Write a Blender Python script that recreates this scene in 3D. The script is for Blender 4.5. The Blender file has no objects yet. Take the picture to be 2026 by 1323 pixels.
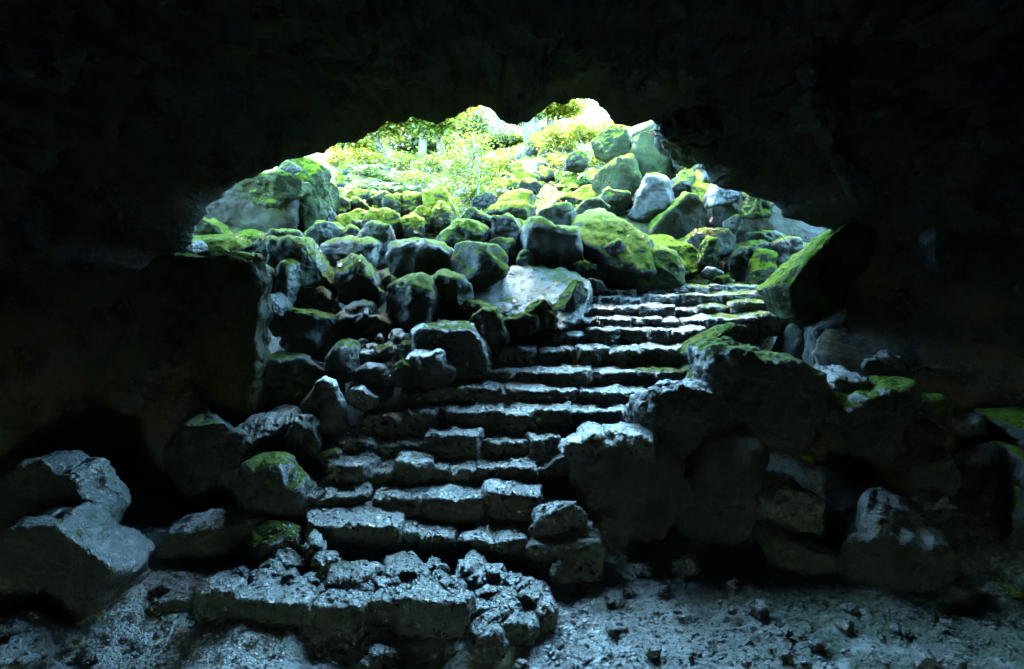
import bpy, bmesh, math, random
import numpy as np
from mathutils import Vector, Matrix

random.seed(7)
RNG = np.random.default_rng(11)
sc = bpy.context.scene
COL = sc.collection

# ------------------------------------------------------------------ camera geometry
EYE = 3.0          # eye height above the cave floor
F = 1351.0         # focal length in photo pixels
CX, HY = 1013.0, 540.0


def PX(x, y, d):
    """point seen at photo pixel (x, y) standing d metres in front of the eye"""
    return np.array([(x - CX) / F * d, d, EYE - (y - HY) / F * d])


# ------------------------------------------------------------------ noise
_perm = np.random.default_rng(5).permutation(256).astype(np.int64)
_perm = np.concatenate([_perm, _perm, _perm])
_g = np.random.default_rng(6).normal(size=(256, 3))
_g /= np.linalg.norm(_g, axis=1)[:, None]


def perlin(p):
    p = np.asarray(p, dtype=np.float64)
    i = np.floor(p).astype(np.int64)
    f = p - i
    u = f * f * f * (f * (f * 6 - 15) + 10)
    i &= 255
    out = None
    res = np.zeros(len(p))
    for dx in (0, 1):
        wx = u[:, 0] if dx else 1 - u[:, 0]
        a = _perm[(i[:, 0] + dx) & 255]
        for dy in (0, 1):
            wy = u[:, 1] if dy else 1 - u[:, 1]
            b = _perm[a + ((i[:, 1] + dy) & 255)]
            for dz in (0, 1):
                wz = u[:, 2] if dz else 1 - u[:, 2]
                h = _perm[b + ((i[:, 2] + dz) & 255)] & 255
                g = _g[h]
                dot = g[:, 0] * (f[:, 0] - dx) + g[:, 1] * (f[:, 1] - dy) + g[:, 2] * (f[:, 2] - dz)
                res += wx * wy * wz * dot
    return res


def fbm(p, octv=4, gain=0.5, lac=2.03, ridge=False):
    out = np.zeros(len(p))
    a = 1.0
    q = np.array(p, dtype=np.float64)
    for k in range(octv):
        n = perlin(q)
        if ridge:
            n = 0.45 - np.abs(n) * 1.6
        out += a * n
        q = q * lac + 17.31
        a *= gain
    return out


# ------------------------------------------------------------------ meshes
def mesh_from(name, verts, faces, smooth=True):
    """verts (n,3); faces = (m,k) integer array"""
    me = bpy.data.meshes.new(name)
    verts = np.asarray(verts, dtype=np.float32)
    faces = np.asarray(faces, dtype=np.int32)
    n, k = faces.shape
    me.vertices.add(len(verts))
    me.vertices.foreach_set('co', verts.ravel())
    me.loops.add(n * k)
    me.loops.foreach_set('vertex_index', faces.ravel())
    me.polygons.add(n)
    me.polygons.foreach_set('loop_start', np.arange(0, n * k, k, dtype=np.int32))
    me.polygons.foreach_set('loop_total', np.full(n, k, dtype=np.int32))
    if smooth:
        me.polygons.foreach_set('use_smooth', np.ones(n, dtype=bool))
    me.update(calc_edges=True)
    return me


def link(name, me, mat, parent=None, loc=None):
    o = bpy.data.objects.new(name, me)
    COL.objects.link(o)
    if mat is not None and me is not None and not me.materials:
        me.materials.append(mat)
    if parent is not None:
        o.parent = parent
    if loc is not None:
        o.location = loc
    return o


def tag(o, label=None, cat=None, group=None, kind=None):
    if label: o['label'] = label
    if cat: o['category'] = cat
    if group: o['group'] = group
    if kind: o['kind'] = kind
    return o


_ico = {}


def ico(sub):
    if sub not in _ico:
        bm = bmesh.new()
        bmesh.ops.create_icosphere(bm, subdivisions=sub, radius=1.0)
        v = np.array([x.co[:] for x in bm.verts])
        v /= np.linalg.norm(v, axis=1)[:, None]
        f = np.array([[x.index for x in fc.verts] for fc in bm.faces])
        bm.free()
        _ico[sub] = (v, f)
    return _ico[sub]


def vnormals(v, f):
    a, b, c = v[f[:, 0]], v[f[:, 1]], v[f[:, 2]]
    fn = np.cross(b - a, c - a)
    n = np.zeros_like(v)
    for k in range(3):
        np.add.at(n, f[:, k], fn)
    n /= np.linalg.norm(n, axis=1)[:, None] + 1e-12
    return n


def outline_radius(poly, c, th):
    """distance from c to the polygon along each angle of th (farthest hit)"""
    p = np.asarray(poly, float) - c
    q = np.roll(p, -1, axis=0)
    dx, dz = np.cos(th), np.sin(th)
    best = np.zeros(len(th))
    for a, b in zip(p, q):
        e = b - a
        den = dx * e[1] - dz * e[0]
        den = np.where(np.abs(den) < 1e-9, 1e-9, den)
        t = (a[0] * e[1] - a[1] * e[0]) / den
        s = (a[0] * dz - a[1] * dx) / den
        ok = (s >= -1e-6) & (s <= 1 + 1e-6) & (t > 0)
        best = np.where(ok & (t > best), t, best)
    return best


def roughen(v, f, size, rng, jag=1.0, fine=1.0):
    """displace along the normals: broken plateaus, lumps, crevices, and lava-like pitting"""
    off = rng.uniform(0, 200, 3)
    n = vnormals(v, f)
    s = 1.3 / size
    sq = np.array([1, 1, 1.5])
    d = fbm(v * s * 1.3 + off, 3) * 0.075 * size * jag
    d += np.tanh(5 * perlin(v * s * 1.9 * sq + off + 70)) * 0.028 * size * jag
    d += fbm(v * s * 3.2 + off + 40, 3, ridge=True) * 0.05 * size * jag
    v = v + n * d[:, None]
    n = vnormals(v, f)
    w = np.abs(perlin(v * 3.1 + off)) * 1.8 + 0.4
    k = min(1.0, size / 0.35)
    d = fbm(v * 6.5 * sq + off + 9, 4, ridge=True, gain=0.58) * 0.036 * fine * w * k
    d += np.tanh(4 * perlin(v * 5.0 + off + 33)) * 0.018 * fine * k
    d += fbm(v * 26.0 + off + 3, 2, ridge=True) * 0.013 * fine * w * k
    return v + n * d[:, None]


def rock_mesh(name, poly_px, d, T, e=6.0, lean=0.0, leanx=0.0, jag=0.75, cuts=11, seed=0, custom=(), fine=1.0):
    """a solid stone: its outline seen from the front, given at its own distance d,
    a depth of 2T, flattened faces, lumps and pits"""
    rng = np.random.default_rng(seed + 101)
    P = np.array([PX(x, y, d) for x, y in poly_px])
    xz = P[:, [0, 2]]
    c = 0.5 * (xz.min(0) + xz.max(0)) * 0.5 + xz.mean(0) * 0.5
    ext = xz.max(0) - xz.min(0)
    size = float(np.sqrt(ext[0] * ext[1]))
    pxs = max(ext) * F / d
    sub = 4 if pxs < 34 else (5 if pxs < 130 else 6)
    u, f = ico(sub)
    th = np.arctan2(u[:, 2], u[:, 0])
    R = outline_radius(xz, c, th)
    cphi = np.sqrt(u[:, 0] ** 2 + u[:, 2] ** 2)
    sphi = u[:, 1]
    k = 2.0 / e
    m = (np.abs(cphi) ** e + np.abs(sphi) ** e) ** (-1.0 / e)
    cc = cphi * m
    ss = sphi * m
    v = np.stack([np.cos(th) * R * cc, ss * T, np.sin(th) * R * cc], axis=1)
    sc_ = np.array([ext[0] / 2, T, ext[1] / 2])
    # flattened breakage planes, in the stone's own proportions
    w = v / sc_
    lo0, hi0 = w.min(0), w.max(0)
    for i in range(cuts):
        nrm = rng.normal(size=3)
        nrm[1] -= 0.2
        if nrm[1] < 0: nrm[2] = -abs(nrm[2]) * 0.3 if rng.uniform() < .75 else nrm[2]
        nrm /= np.linalg.norm(nrm)
        pr = w @ nrm
        h = pr.max() * rng.uniform(0.56, 0.86)
        ex = np.maximum(pr - h, 0)
        w = w - nrm * (ex * 0.97)[:, None]
    for nx, ny, nz, fr in custom:
        nrm = np.array([nx, ny, nz], float)
        nrm /= np.linalg.norm(nrm)
        pr = w @ nrm
        h = pr.max() * fr
        ex = np.maximum(pr - h, 0)
        w = w - nrm * (ex * 0.96)[:, None]
    for ax_ in (0, 2):      # keep the traced width and height
        lo, hi = w[:, ax_].min(), w[:, ax_].max()
        w[:, ax_] = lo0[ax_] + (w[:, ax_] - lo) * (hi0[ax_] - lo0[ax_]) / (hi - lo)
    v = w * sc_
    v = roughen(v, f, size, rng, jag, fine)
    v[:, 1] += lean * v[:, 2] + leanx * v[:, 0]
    base = v[:, 2].min()
    loc = Vector((c[0], d, c[1] + base))
    v[:, 2] -= base
    return mesh_from(name, v, f), loc

# ------------------------------------------------------------------ materials
class NT:
    def __init__(s, name):
        s.m = bpy.data.materials.new(name)
        s.m.use_nodes = True
        s.t = s.m.node_tree
        s.t.nodes.clear()

    def n(s, typ, **kw):
        nd = s.t.nodes.new(typ)
        for k, v in kw.items():
            if k.startswith('i_'):
                key = k[2:]
                key = int(key) if key.isdigit() else key.replace('_', ' ')
                nd.inputs[key].default_value = v
            else:
                setattr(nd, k, v)
        return nd

    def l(s, a, b):
        s.t.links.new(a, b)

    def math(s, op, a, b=None, c=None, clamp=False):
        nd = s.n('ShaderNodeMath', operation=op, use_clamp=clamp)
        for i, x in enumerate((a, b, c)):
            if x is None: continue
            if isinstance(x, (int, float)): nd.inputs[i].default_value = x
            else: s.l(x, nd.inputs[i])
        return nd.outputs[0]

    def noise(s, vec, scale, detail=4, rough=0.55, dist=0.0):
        nd = s.n('ShaderNodeTexNoise')
        nd.inputs['Scale'].default_value = scale
        nd.inputs['Detail'].default_value = detail
        nd.inputs['Roughness'].default_value = rough
        nd.inputs['Distortion'].default_value = dist
        s.l(vec, nd.inputs['Vector'])
        return nd.outputs['Fac']

    def ramp(s, fac, stops, interp='LINEAR'):
        nd = s.n('ShaderNodeValToRGB')
        cr = nd.color_ramp
        cr.interpolation = interp
        while len(cr.elements) < len(stops): cr.elements.new(0.5)
        for el, (p, c) in zip(cr.elements, stops):
            el.position = p
            el.color = (*c, 1) if len(c) == 3 else c
        s.l(fac, nd.inputs[0])
        return nd.outputs[0]

    def mix(s, fac, a, b):
        nd = s.n('ShaderNodeMix', data_type='RGBA')
        for i, x in ((0, fac), (6, a), (7, b)):
            if isinstance(x, (int, float)): nd.inputs[i].default_value = x
            elif isinstance(x, tuple): nd.inputs[i].default_value = (*x, 1)
            else: s.l(x, nd.inputs[i])
        return nd.outputs[2]

    def mrange(s, x, a, b, c=0.0, d=1.0, smooth=True):
        nd = s.n('ShaderNodeMapRange', interpolation_type='SMOOTHSTEP' if smooth else 'LINEAR')
        s.l(x, nd.inputs[0])
        for i, q in enumerate((a, b, c, d)): nd.inputs[i + 1].default_value = q
        return nd.outputs[0]

    def out(s, surf):
        o = s.n('ShaderNodeOutputMaterial')
        s.l(surf, o.inputs[0])
        return s.m


def rock_material(name, moss, dark=(0.018, 0.021, 0.024), light=(0.065, 0.07, 0.07), wet=0.5, brown=0.0, warm=(0.09, 0.055, 0.025), spec=1.0, bscale=0.8, mosscol=((0.025, 0.05, 0.004), (0.065, 0.105, 0.007), (0.125, 0.15, 0.01))):
    """rough wet lava: dark grey, pitted, with moss growing on what faces up"""
    t = NT(name)
    geo = t.n('ShaderNodeNewGeometry')
    pos = geo.outputs['Position']
    n1 = t.noise(pos, 2.2, 6, 0.6)
    n2 = t.noise(pos, 14, 5, 0.6)
    n3 = t.noise(pos, 55, 4, 0.6)
    col = t.mix(t.mrange(n1, 0.35, 0.65), dark, light)
    col = t.mix(t.mrange(n2, 0.5, 0.72, 0, 0.55), col, tuple(x * 1.7 for x in light))
    # thin film of algae in patches
    alg = t.noise(pos, 1.1, 5, 0.65)
    col = t.mix(t.mrange(alg, 0.48, 0.68, 0, 0.55), col, (0.028, 0.05, 0.018))
    if brown > 0:
        br = t.noise(pos, bscale, 8, 0.68)
        col = t.mix(t.mrange(br, 0.4, 0.65, 0, brown), col, warm)
    rgh = t.mrange(n2, 0.3, 0.7, 0.55 - 0.33 * wet, 0.8 - 0.35 * wet)
    # moss
    sep = t.n('ShaderNodeSeparateXYZ')
    t.l(geo.outputs['Normal'], sep.inputs[0])
    nz = sep.outputs[2]
    nm = t.noise(pos, 3.0, 6, 0.65)
    a = t.math('MULTIPLY_ADD', nm, 1.5, t.math('MULTIPLY', nz, 1.1))
    a = t.math('ADD', a, t.math('MULTIPLY', n3, 0.25))
    thr = 2.55 - 1.6 * moss
    mf = t.mrange(a, thr - 0.12, thr + 0.16)
    if moss <= 0.0:
        mf = t.math('MULTIPLY', mf, 0.0)
    mc = t.ramp(t.noise(pos, 11, 8, 0.72), [(0.34, mosscol[0]), (0.5, mosscol[1]), (0.66, mosscol[2])])
    col = t.mix(mf, col, mc)
    # the bumps
    vor = t.n('ShaderNodeTexVoronoi', feature='F1')
    vor.inputs['Scale'].default_value = 26
    vor.inputs['Randomness'].default_value = 1.0
    wv = t.n('ShaderNodeVectorMath', operation='ADD')
    t.l(pos, wv.inputs[0])
    nd = t.n('ShaderNodeTexNoise'); nd.inputs['Scale'].default_value = 8
    t.l(pos, nd.inputs['Vector'])
    t.l(nd.outputs['Color'], wv.inputs[1])
    t.l(wv.outputs[0], vor.inputs['Vector'])
    h = t.math('MULTIPLY_ADD', vor.outputs['Distance'], 0.35, n3)
    h = t.math('MULTIPLY_ADD', n2, 1.6, h)
    mh = t.noise(pos, 60, 4, 0.75)
    h = t.math('MULTIPLY_ADD', t.math('MULTIPLY', mf, mh), 1.6, h)
    b = t.n('ShaderNodeBump')
    b.inputs['Strength'].default_value = 0.85
    b.inputs['Distance'].default_value = 0.035
    t.l(h, b.inputs['Height'])
    p = t.n('ShaderNodeBsdfPrincipled')
    t.l(col, p.inputs['Base Color'])
    mr = t.n('ShaderNodeMix', data_type='FLOAT')
    t.l(mf, mr.inputs[0]); t.l(rgh, mr.inputs[2]); mr.inputs[3].default_value = 0.95
    t.l(mr.outputs[0], p.inputs['Roughness'])
    sp = t.n('ShaderNodeMix', data_type='FLOAT')
    t.l(mf, sp.inputs[0]); sp.inputs[2].default_value = (0.5 + 0.3 * wet) * spec; sp.inputs[3].default_value = 0.15 * spec
    t.l(sp.outputs[0], p.inputs['Specular IOR Level'])
    t.l(b.outputs[0], p.inputs['Normal'])
    # film of water on the bare rock
    wf = t.mrange(t.noise(pos, 1.7, 4, 0.6), 0.3, 0.6, 0.35 * wet, wet)
    t.l(t.math('MULTIPLY', wf, t.math('SUBTRACT', 1.0, mf)), p.inputs['Coat Weight'])
    p.inputs['Coat IOR'].default_value = 1.4
    t.l(t.mrange(n3, 0.3, 0.7, 0.1, 0.3), p.inputs['Coat Roughness'])
    b2 = t.n('ShaderNodeBump'); b2.inputs['Strength'].default_value = 0.7; b2.inputs['Distance'].default_value = 0.025
    t.l(h, b2.inputs['Height'])
    t.l(b2.outputs[0], p.inputs['Coat Normal'])
    return t.out(p.outputs[0])


DK, LT = (0.006, 0.0075, 0.0085), (0.022, 0.026, 0.028)
MOSSY = [rock_material('lava_bare', 0.0, DK, LT, wet=0.35),
         rock_material('lava_little_moss', 0.28, DK, LT, wet=0.8),
         rock_material('lava_some_moss', 0.62, DK, LT, wet=0.7),
         rock_material('lava_mossy', 0.78, DK, LT, wet=0.4),
         rock_material('lava_moss_covered', 1.08, DK, LT, wet=0.2, mosscol=((0.055, 0.075, 0.005), (0.125, 0.145, 0.008), (0.2, 0.19, 0.012)))]
PALE = rock_material('lava_wet_pale', 0.2, dark=(0.025, 0.031, 0.037), light=(0.07, 0.082, 0.092), wet=1.0)
GREY = rock_material('lava_green_grey', 0.8, dark=(0.009, 0.014, 0.004), light=(0.024, 0.033, 0.009), wet=0.03, spec=0.3)
STEPM = rock_material('step_wet_lava', 0.15, DK, (0.035, 0.041, 0.047), wet=1.0)
STEPG = rock_material('step_mossy_lava', 0.5, DK, (0.035, 0.041, 0.045), wet=0.95)
DRY = {MOSSY[0]: rock_material('lava_bare_dry', 0.4, DK, LT, wet=0.15), MOSSY[1]: rock_material('lava_little_moss_dry', 0.62, DK, LT, wet=0.15),
       MOSSY[2]: rock_material('lava_some_moss_dry', 0.78, DK, LT, wet=0.12), MOSSY[3]: rock_material('lava_mossy_dry', 0.92, DK, LT, wet=0.1),
       PALE: rock_material('lava_grey_damp', 0.4, (0.012, 0.016, 0.017), (0.042, 0.05, 0.052), wet=0.55)}
SHELL = rock_material('cave_rock_surface', 0.0, dark=(0.028, 0.03, 0.031), light=(0.11, 0.113, 0.112), wet=0.0, brown=0.6, warm=(0.15, 0.095, 0.042), spec=0.15, bscale=1.9)
LEDGE = rock_material('ledge_olive_rock', 0.45, dark=(0.02, 0.022, 0.014), light=(0.07, 0.07, 0.045), wet=0.0, brown=0.5, warm=(0.1, 0.075, 0.03), spec=0.2, bscale=1.5)


def leaf_material(name, cols, trans=0.55, rough=0.45):
    t = NT(name)
    geo = t.n('ShaderNodeNewGeometry')
    r = geo.outputs['Random Per Island']
    n = t.noise(geo.outputs['Position'], 1.2, 3, 0.6)
    f = t.math('MULTIPLY_ADD', n, 0.9, t.math('MULTIPLY_ADD', r, 0.6, -0.25))
    k = len(cols) - 1
    col = t.ramp(f, [(i / k * 0.8 + 0.1, c) for i, c in enumerate(cols)])
    p = t.n('ShaderNodeBsdfPrincipled')
    t.l(col, p.inputs['Base Color'])
    p.inputs['Roughness'].default_value = rough
    tr = t.n('ShaderNodeBsdfTranslucent')
    hs = t.n('ShaderNodeHueSaturation')
    hs.inputs['Value'].default_value = 1.5
    hs.inputs['Hue'].default_value = 0.478
    t.l(col, hs.inputs['Color'])
    t.l(hs.outputs[0], tr.inputs[0])
    mx = t.n('ShaderNodeMixShader')
    mx.inputs[0].default_value = trans
    t.l(p.outputs[0], mx.inputs[1]); t.l(tr.outputs[0], mx.inputs[2])
    return t.out(mx.outputs[0])


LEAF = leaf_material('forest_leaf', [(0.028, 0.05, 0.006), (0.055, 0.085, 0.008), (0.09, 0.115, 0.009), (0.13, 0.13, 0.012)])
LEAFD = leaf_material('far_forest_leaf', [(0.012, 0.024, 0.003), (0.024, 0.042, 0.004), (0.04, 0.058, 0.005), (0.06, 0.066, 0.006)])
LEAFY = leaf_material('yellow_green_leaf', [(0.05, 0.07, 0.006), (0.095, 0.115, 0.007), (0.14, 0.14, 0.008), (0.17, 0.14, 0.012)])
FERN = leaf_material('fern_leaf', [(0.025, 0.07, 0.025), (0.045, 0.1, 0.028), (0.075, 0.13, 0.03)], 0.4)
DRYLEAF = leaf_material('fallen_leaf', [(0.16, 0.05, 0.02), (0.3, 0.11, 0.03), (0.22, 0.12, 0.06)], 0.2)
GREENLEAF = leaf_material('fresh_green_leaf', [(0.13, 0.3, 0.02), (0.16, 0.36, 0.03)], 0.2)


def bark_material(name, c1, c2):
    t = NT(name)
    geo = t.n('ShaderNodeNewGeometry')
    mp = t.n('ShaderNodeMapping')
    mp.inputs['Scale'].default_value = (6, 6, 1.2)
    t.l(geo.outputs['Position'], mp.inputs[0])
    n = t.noise(mp.outputs[0], 4, 5, 0.6)
    col = t.mix(t.mrange(n, 0.35, 0.65), c1, c2)
    b = t.n('ShaderNodeBump'); b.inputs['Strength'].default_value = 0.6; b.inputs['Distance'].default_value = 0.03
    t.l(n, b.inputs['Height'])
    p = t.n('ShaderNodeBsdfPrincipled')
    t.l(col, p.inputs['Base Color']); p.inputs['Roughness'].default_value = 0.85
    t.l(b.outputs[0], p.inputs['Normal'])
    return t.out(p.outputs[0])


BARK = bark_material('pale_bark', (0.06, 0.052, 0.038), (0.13, 0.12, 0.09))
TWIG = bark_material('grey_twig', (0.12, 0.1, 0.08), (0.25, 0.22, 0.18))


def ground_material():
    """wet volcanic grit on the cave floor; moss and leaf litter on the slope outside"""
    t = NT('ground_grit_and_moss')
    geo = t.n('ShaderNodeNewGeometry')
    pos = geo.outputs['Position']
    sep = t.n('ShaderNodeSeparateXYZ'); t.l(pos, sep.inputs[0])
    n1 = t.noise(pos, 0.9, 5, 0.6)
    n2 = t.noise(pos, 16, 6, 0.7)
    n3 = t.noise(pos, 70, 4, 0.7)
    grit = t.mix(t.mrange(n2, 0.35, 0.7), (0.035, 0.04, 0.042), (0.19, 0.21, 0.21))
    pale = t.mrange(n1, 0.42, 0.62, 0, 0.6)
    grit = t.mix(pale, grit, (0.25, 0.29, 0.285))
    # green film of algae over the right of the floor
    ax = t.mrange(sep.outputs[0], 1.0, 2.6)
    ay = t.mrange(sep.outputs[1], 7.2, 6.2)
    an = t.mrange(t.noise(pos, 1.7, 6, 0.65), 0.36, 0.52)
    am = t.math('MULTIPLY', t.math('MULTIPLY', ax, ay), an)
    grit = t.mix(t.math('MULTIPLY', am, 0.85), grit, (0.022, 0.036, 0.012))
    out_m = t.ramp(t.noise(pos, 2.6, 6, 0.65), [(0.3, (0.018, 0.013, 0.008)), (0.42, (0.04, 0.026, 0.014)), (0.5, (0.03, 0.045, 0.005)), (0.7, (0.06, 0.075, 0.007))])
    wy = t.math('MULTIPLY_ADD', n1, 2.0, sep.outputs[1])
    wm = t.mrange(wy, 11.3, 13.4)
    col = t.mix(wm, grit, out_m)
    vor = t.n('ShaderNodeTexVoronoi', feature='F1')
    vor.inputs['Scale'].default_value = 34
    t.l(pos, vor.inputs['Vector'])
    h = t.math('MULTIPLY_ADD', vor.outputs['Distance'], -0.9, n3)
    h = t.math('MULTIPLY_ADD', n2, 1.3, h)
    b = t.n('ShaderNodeBump'); b.inputs['Strength'].default_value = 0.8; b.inputs['Distance'].default_value = 0.022
    t.l(h, b.inputs['Height'])
    p = t.n('ShaderNodeBsdfPrincipled')
    t.l(col, p.inputs['Base Color'])
    r = t.mrange(n2, 0.3, 0.7, 0.22, 0.5)
    mr = t.n('ShaderNodeMix', data_type='FLOAT')
    t.l(t.math('MAXIMUM', wm, t.math('MULTIPLY', am, 0.75)), mr.inputs[0]); t.l(r, mr.inputs[2]); mr.inputs[3].default_value = 0.9
    t.l(mr.outputs[0], p.inputs['Roughness'])
    t.l(b.outputs[0], p.inputs['Normal'])
    dry = t.math('SUBTRACT', 1.0, t.math('MAXIMUM', wm, t.math('MULTIPLY', am, 0.75)))
    t.l(t.math('MULTIPLY', dry, t.mrange(n1, 0.3, 0.6, 0.6, 1.0)), p.inputs['Coat Weight'])
    p.inputs['Coat IOR'].default_value = 1.5
    t.l(t.mrange(n3, 0.3, 0.7, 0.08, 0.26), p.inputs['Coat Roughness'])
    t.l(b.outputs[0], p.inputs['Coat Normal'])
    return t.out(p.outputs[0])


GROUND = ground_material()

# ------------------------------------------------------------------ the ground: one sheet through height points
_ctl = []
def gp(x, y, d, dz=0.0):
    q = PX(x, y, d); _ctl.append((q[0], q[1], q[2] + dz))
def gw(x, y, z): _ctl.append((x, y, z))

for x in (-9, -5, -2, 0, 2, 5, 9):
    for y in (-8, -3, 1, 4): gw(x, y, 0.0)
for x in (-5, -3, -1, 1, 3, 5): gw(x, 5.4, 0.0)
for x, z in ((-4.6, 0.35), (-3.2, 0.2), (-2, 0.12), (-.8, 0.08), (0.3, 0.02), (1.2, 0.03), (2.2, 0.03), (3.6, 0.06), (5.5, 0.2)): gw(x, 6.4, z)
gw(2.2, 7.6, 0.08); gw(3.4, 7.4, 0.15); gw(1.6, 8.2, 0.2); gw(4.5, 8, 0.5)
# rubble shelf behind the kerb
for x in (-2.6, -1.9, -1.2, -0.5): gw(x, 6.05, 0.26)
# under the stairs
for x in (-2.2, -1, 0.1): gw(x, 7.2, 0.36)
for x in (-2, -1, 0.5): gw(x, 8.2, 0.85)
for x in (-1.4, 0, 1.8): gw(x, 9.1, 1.3)
for x in (-.2, 1.2, 2.8): gw(x, 10, 1.75)
for x in (0.8, 2.2, 3.8): gw(x, 11, 2.25)
for x in (1, 2.4, 4): gw(x, 11.7, 2.5)
# rubble right of and above the stairs
gp(1350, 560, 12.4, -.1); gp(1450, 510, 13, -.1); gp(1600, 490, 13); gp(1750, 540, 12, -2)
gp(1680, 640, 10, -1.2); gp(1750, 800, 9, -.6); gp(1900, 850, 8.5, -.5); gp(1600, 900, 8, -.3)
# rubble left
gp(1040, 640, 10.2, -.3); gp(1040, 555, 11.9, -.25); gp(880, 600, 10.8, -.3); gp(820, 490, 13, -.2); gp(640, 500, 12.6, -.3)
gp(460, 490, 12, -.2); gp(400, 520, 10.6, -.3); gp(640, 640, 10.4, -.4); gp(720, 770, 9.2, -.3); gp(600, 860, 8.6, -.4); gp(530, 960, 7.6, -.3)
gw(-4.5, 8.2, 0.6); gw(-5.5, 9.0, 1.2)
# outside
gp(800, 445, 14.3); gp(950, 425, 15); gp(700, 400, 16.5); gp(800, 380, 18.5); gp(900, 352, 21); gp(1000, 345, 20); gp(1050, 285, 26)
gp(1150, 262, 27); gp(1200, 345, 19); gp(1100, 392, 16.5); gp(1250, 400, 16); gp(700, 345, 24); gp(850, 315, 30); gp(1350, 380, 15.6); gp(1300, 460, 13.6)
gp(1100, 440, 14)
for y, z in ((12, 6.5), (15, 9), (22, 11)): gw(-10.5, y, z); gw(11.5, y, z + .5)
for x in (-14, -7, 0, 7, 14): gw(x, 40, 12 + 0.12 * abs(x))
gw(8.5, 14.5, 5.6); gw(5.2, 13.5, 3.6); gw(7, 19, 8.2); gw(-7.0, 13.0, 4.6)
for y in (-8, 2, 8): gw(-20, y, 0.5); gw(20, y, 0.5)
gw(-20, 20, 13); gw(20, 20, 13)
_C = np.array(_ctl)
_K = None


def _phi(r): return np.sqrt(r * r + 0.15)


def _solve():
    global _K
    n = len(_C)
    D = np.linalg.norm(_C[:, None, :2] - _C[None, :, :2], axis=2)
    A = np.zeros((n + 3, n + 3))
    A[:n, :n] = -_phi(D) + np.eye(n) * 0.04
    A[:n, n] = 1; A[:n, n + 1:] = _C[:, :2]
    A[n, :n] = 1; A[n + 1:, :n] = _C[:, :2].T
    _K = np.linalg.solve(A, np.concatenate([_C[:, 2], np.zeros(3)]))


_solve()


def ground_smooth(x, y):
    x = np.atleast_1d(np.asarray(x, float)); y = np.atleast_1d(np.asarray(y, float))
    out = np.zeros(len(x))
    for s in range(0, len(x), 40000):
        X = x[s:s + 40000]; Y = y[s:s + 40000]
        D = np.sqrt((X[:, None] - _C[:, 0]) ** 2 + (Y[:, None] - _C[:, 1]) ** 2)
        out[s:s + 40000] = -_phi(D) @ _K[:-3] + _K[-3] + _K[-2] * X + _K[-1] * Y
    return out


def ground_z(x, y):
    x = np.atleast_1d(np.asarray(x, float)); y = np.atleast_1d(np.asarray(y, float))
    z = ground_smooth(x, y)
    p = np.stack([x, y, np.zeros(len(x))], axis=1)
    z += fbm(p * 0.9, 4) * 0.10 + fbm(p * 5.5 + 7, 4, gain=0.6) * 0.045
    return z


def build_ground():
    xs = np.concatenate([np.arange(-26, -6.5, 0.6), np.arange(-6.5, 6.6, 0.032), np.arange(6.6, 26.1, 0.6)])
    ys = np.concatenate([np.arange(-9, 4.6, 0.4), np.arange(4.6, 8.2, 0.017), np.arange(8.2, 20, 0.06), np.arange(20, 46, 0.5)])
    X, Y = np.meshgrid(xs, ys)
    x, y = X.ravel(), Y.ravel()
    z = ground_z(x, y)
    near = (y > 4.6) & (y < 8.2) & (np.abs(x) < 6.5)
    q = np.stack([x[near], y[near], np.zeros(near.sum())], axis=1)
    z[near] += fbm(q * 22, 3, gain=0.6, ridge=True) * 0.006
    nx, ny = len(xs), len(ys)
    i = np.arange(ny - 1)[:, None] * nx + np.arange(nx - 1)[None, :]
    i = i.ravel()
    f = np.stack([i, i + 1, i + 1 + nx, i + nx], axis=1)
    me = mesh_from('ground', np.stack([x, y, z], axis=1), f)
    tag(link('ground', me, GROUND), 'wet gritty cave floor rising to a mossy slope outside', 'ground', kind='structure')


build_ground()

# ------------------------------------------------------------------ the cave: one thick shell of rock with a ragged mouth
LIP = [(430, 1020, 9.0), (440, 900, 9.0), (420, 840, 9.2), (376, 760, 9.5), (362, 640, 9.9), (350, 545, 10.2), (350, 500, 10.5), (372, 470, 10.6), (400, 432, 10.8), (408, 402, 11.0), (440, 386, 11.2), (478, 366, 11.4),
       (528, 337, 11.6), (585, 310, 11.8), (640, 303, 12), (652, 293, 12), (672, 284, 12), (700, 284, 12), (722, 275, 12), (740, 262, 12), (757, 246, 12), (766, 238, 12), (779, 244, 12), (792, 243, 12),
       (806, 241, 12), (817, 234, 12), (826, 238, 12), (840, 236, 12), (858, 243, 12), (868, 246, 12), (885, 240, 12), (900, 232, 12), (910, 222, 12), (930, 214, 12), (950, 206, 12), (958, 211, 12), (972, 217, 12),
       (990, 235, 12), (1008, 246, 12), (1025, 248, 12), (1043, 244, 12), (1060, 230, 12), (1075, 220, 12), (1090, 208, 12), (1108, 203, 12), (1122, 205, 12), (1133, 196, 12), (1158, 195, 12),
       (1180, 203, 12), (1197, 217, 12), (1205, 232, 12), (1215, 243, 12), (1232, 250, 12), (1252, 250, 12), (1270, 244, 12), (1288, 238, 12), (1305, 256, 12), (1322, 271, 12), (1345, 286, 12),
       (1372, 303, 12), (1392, 318, 12), (1400, 340, 12), (1408, 362, 11.9), (1440, 376, 11.8), (1475, 388, 11.7), (1515, 400, 11.6), (1545, 425, 11.5), (1600, 444, 11.4),
       (1645, 452, 11.3), (1676, 470, 11.3), (1690, 520, 11.3), (1680, 575, 11.2), (1645, 630, 11.0), (1620, 700, 10.6), (1600, 900, 9.5)]
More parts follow.
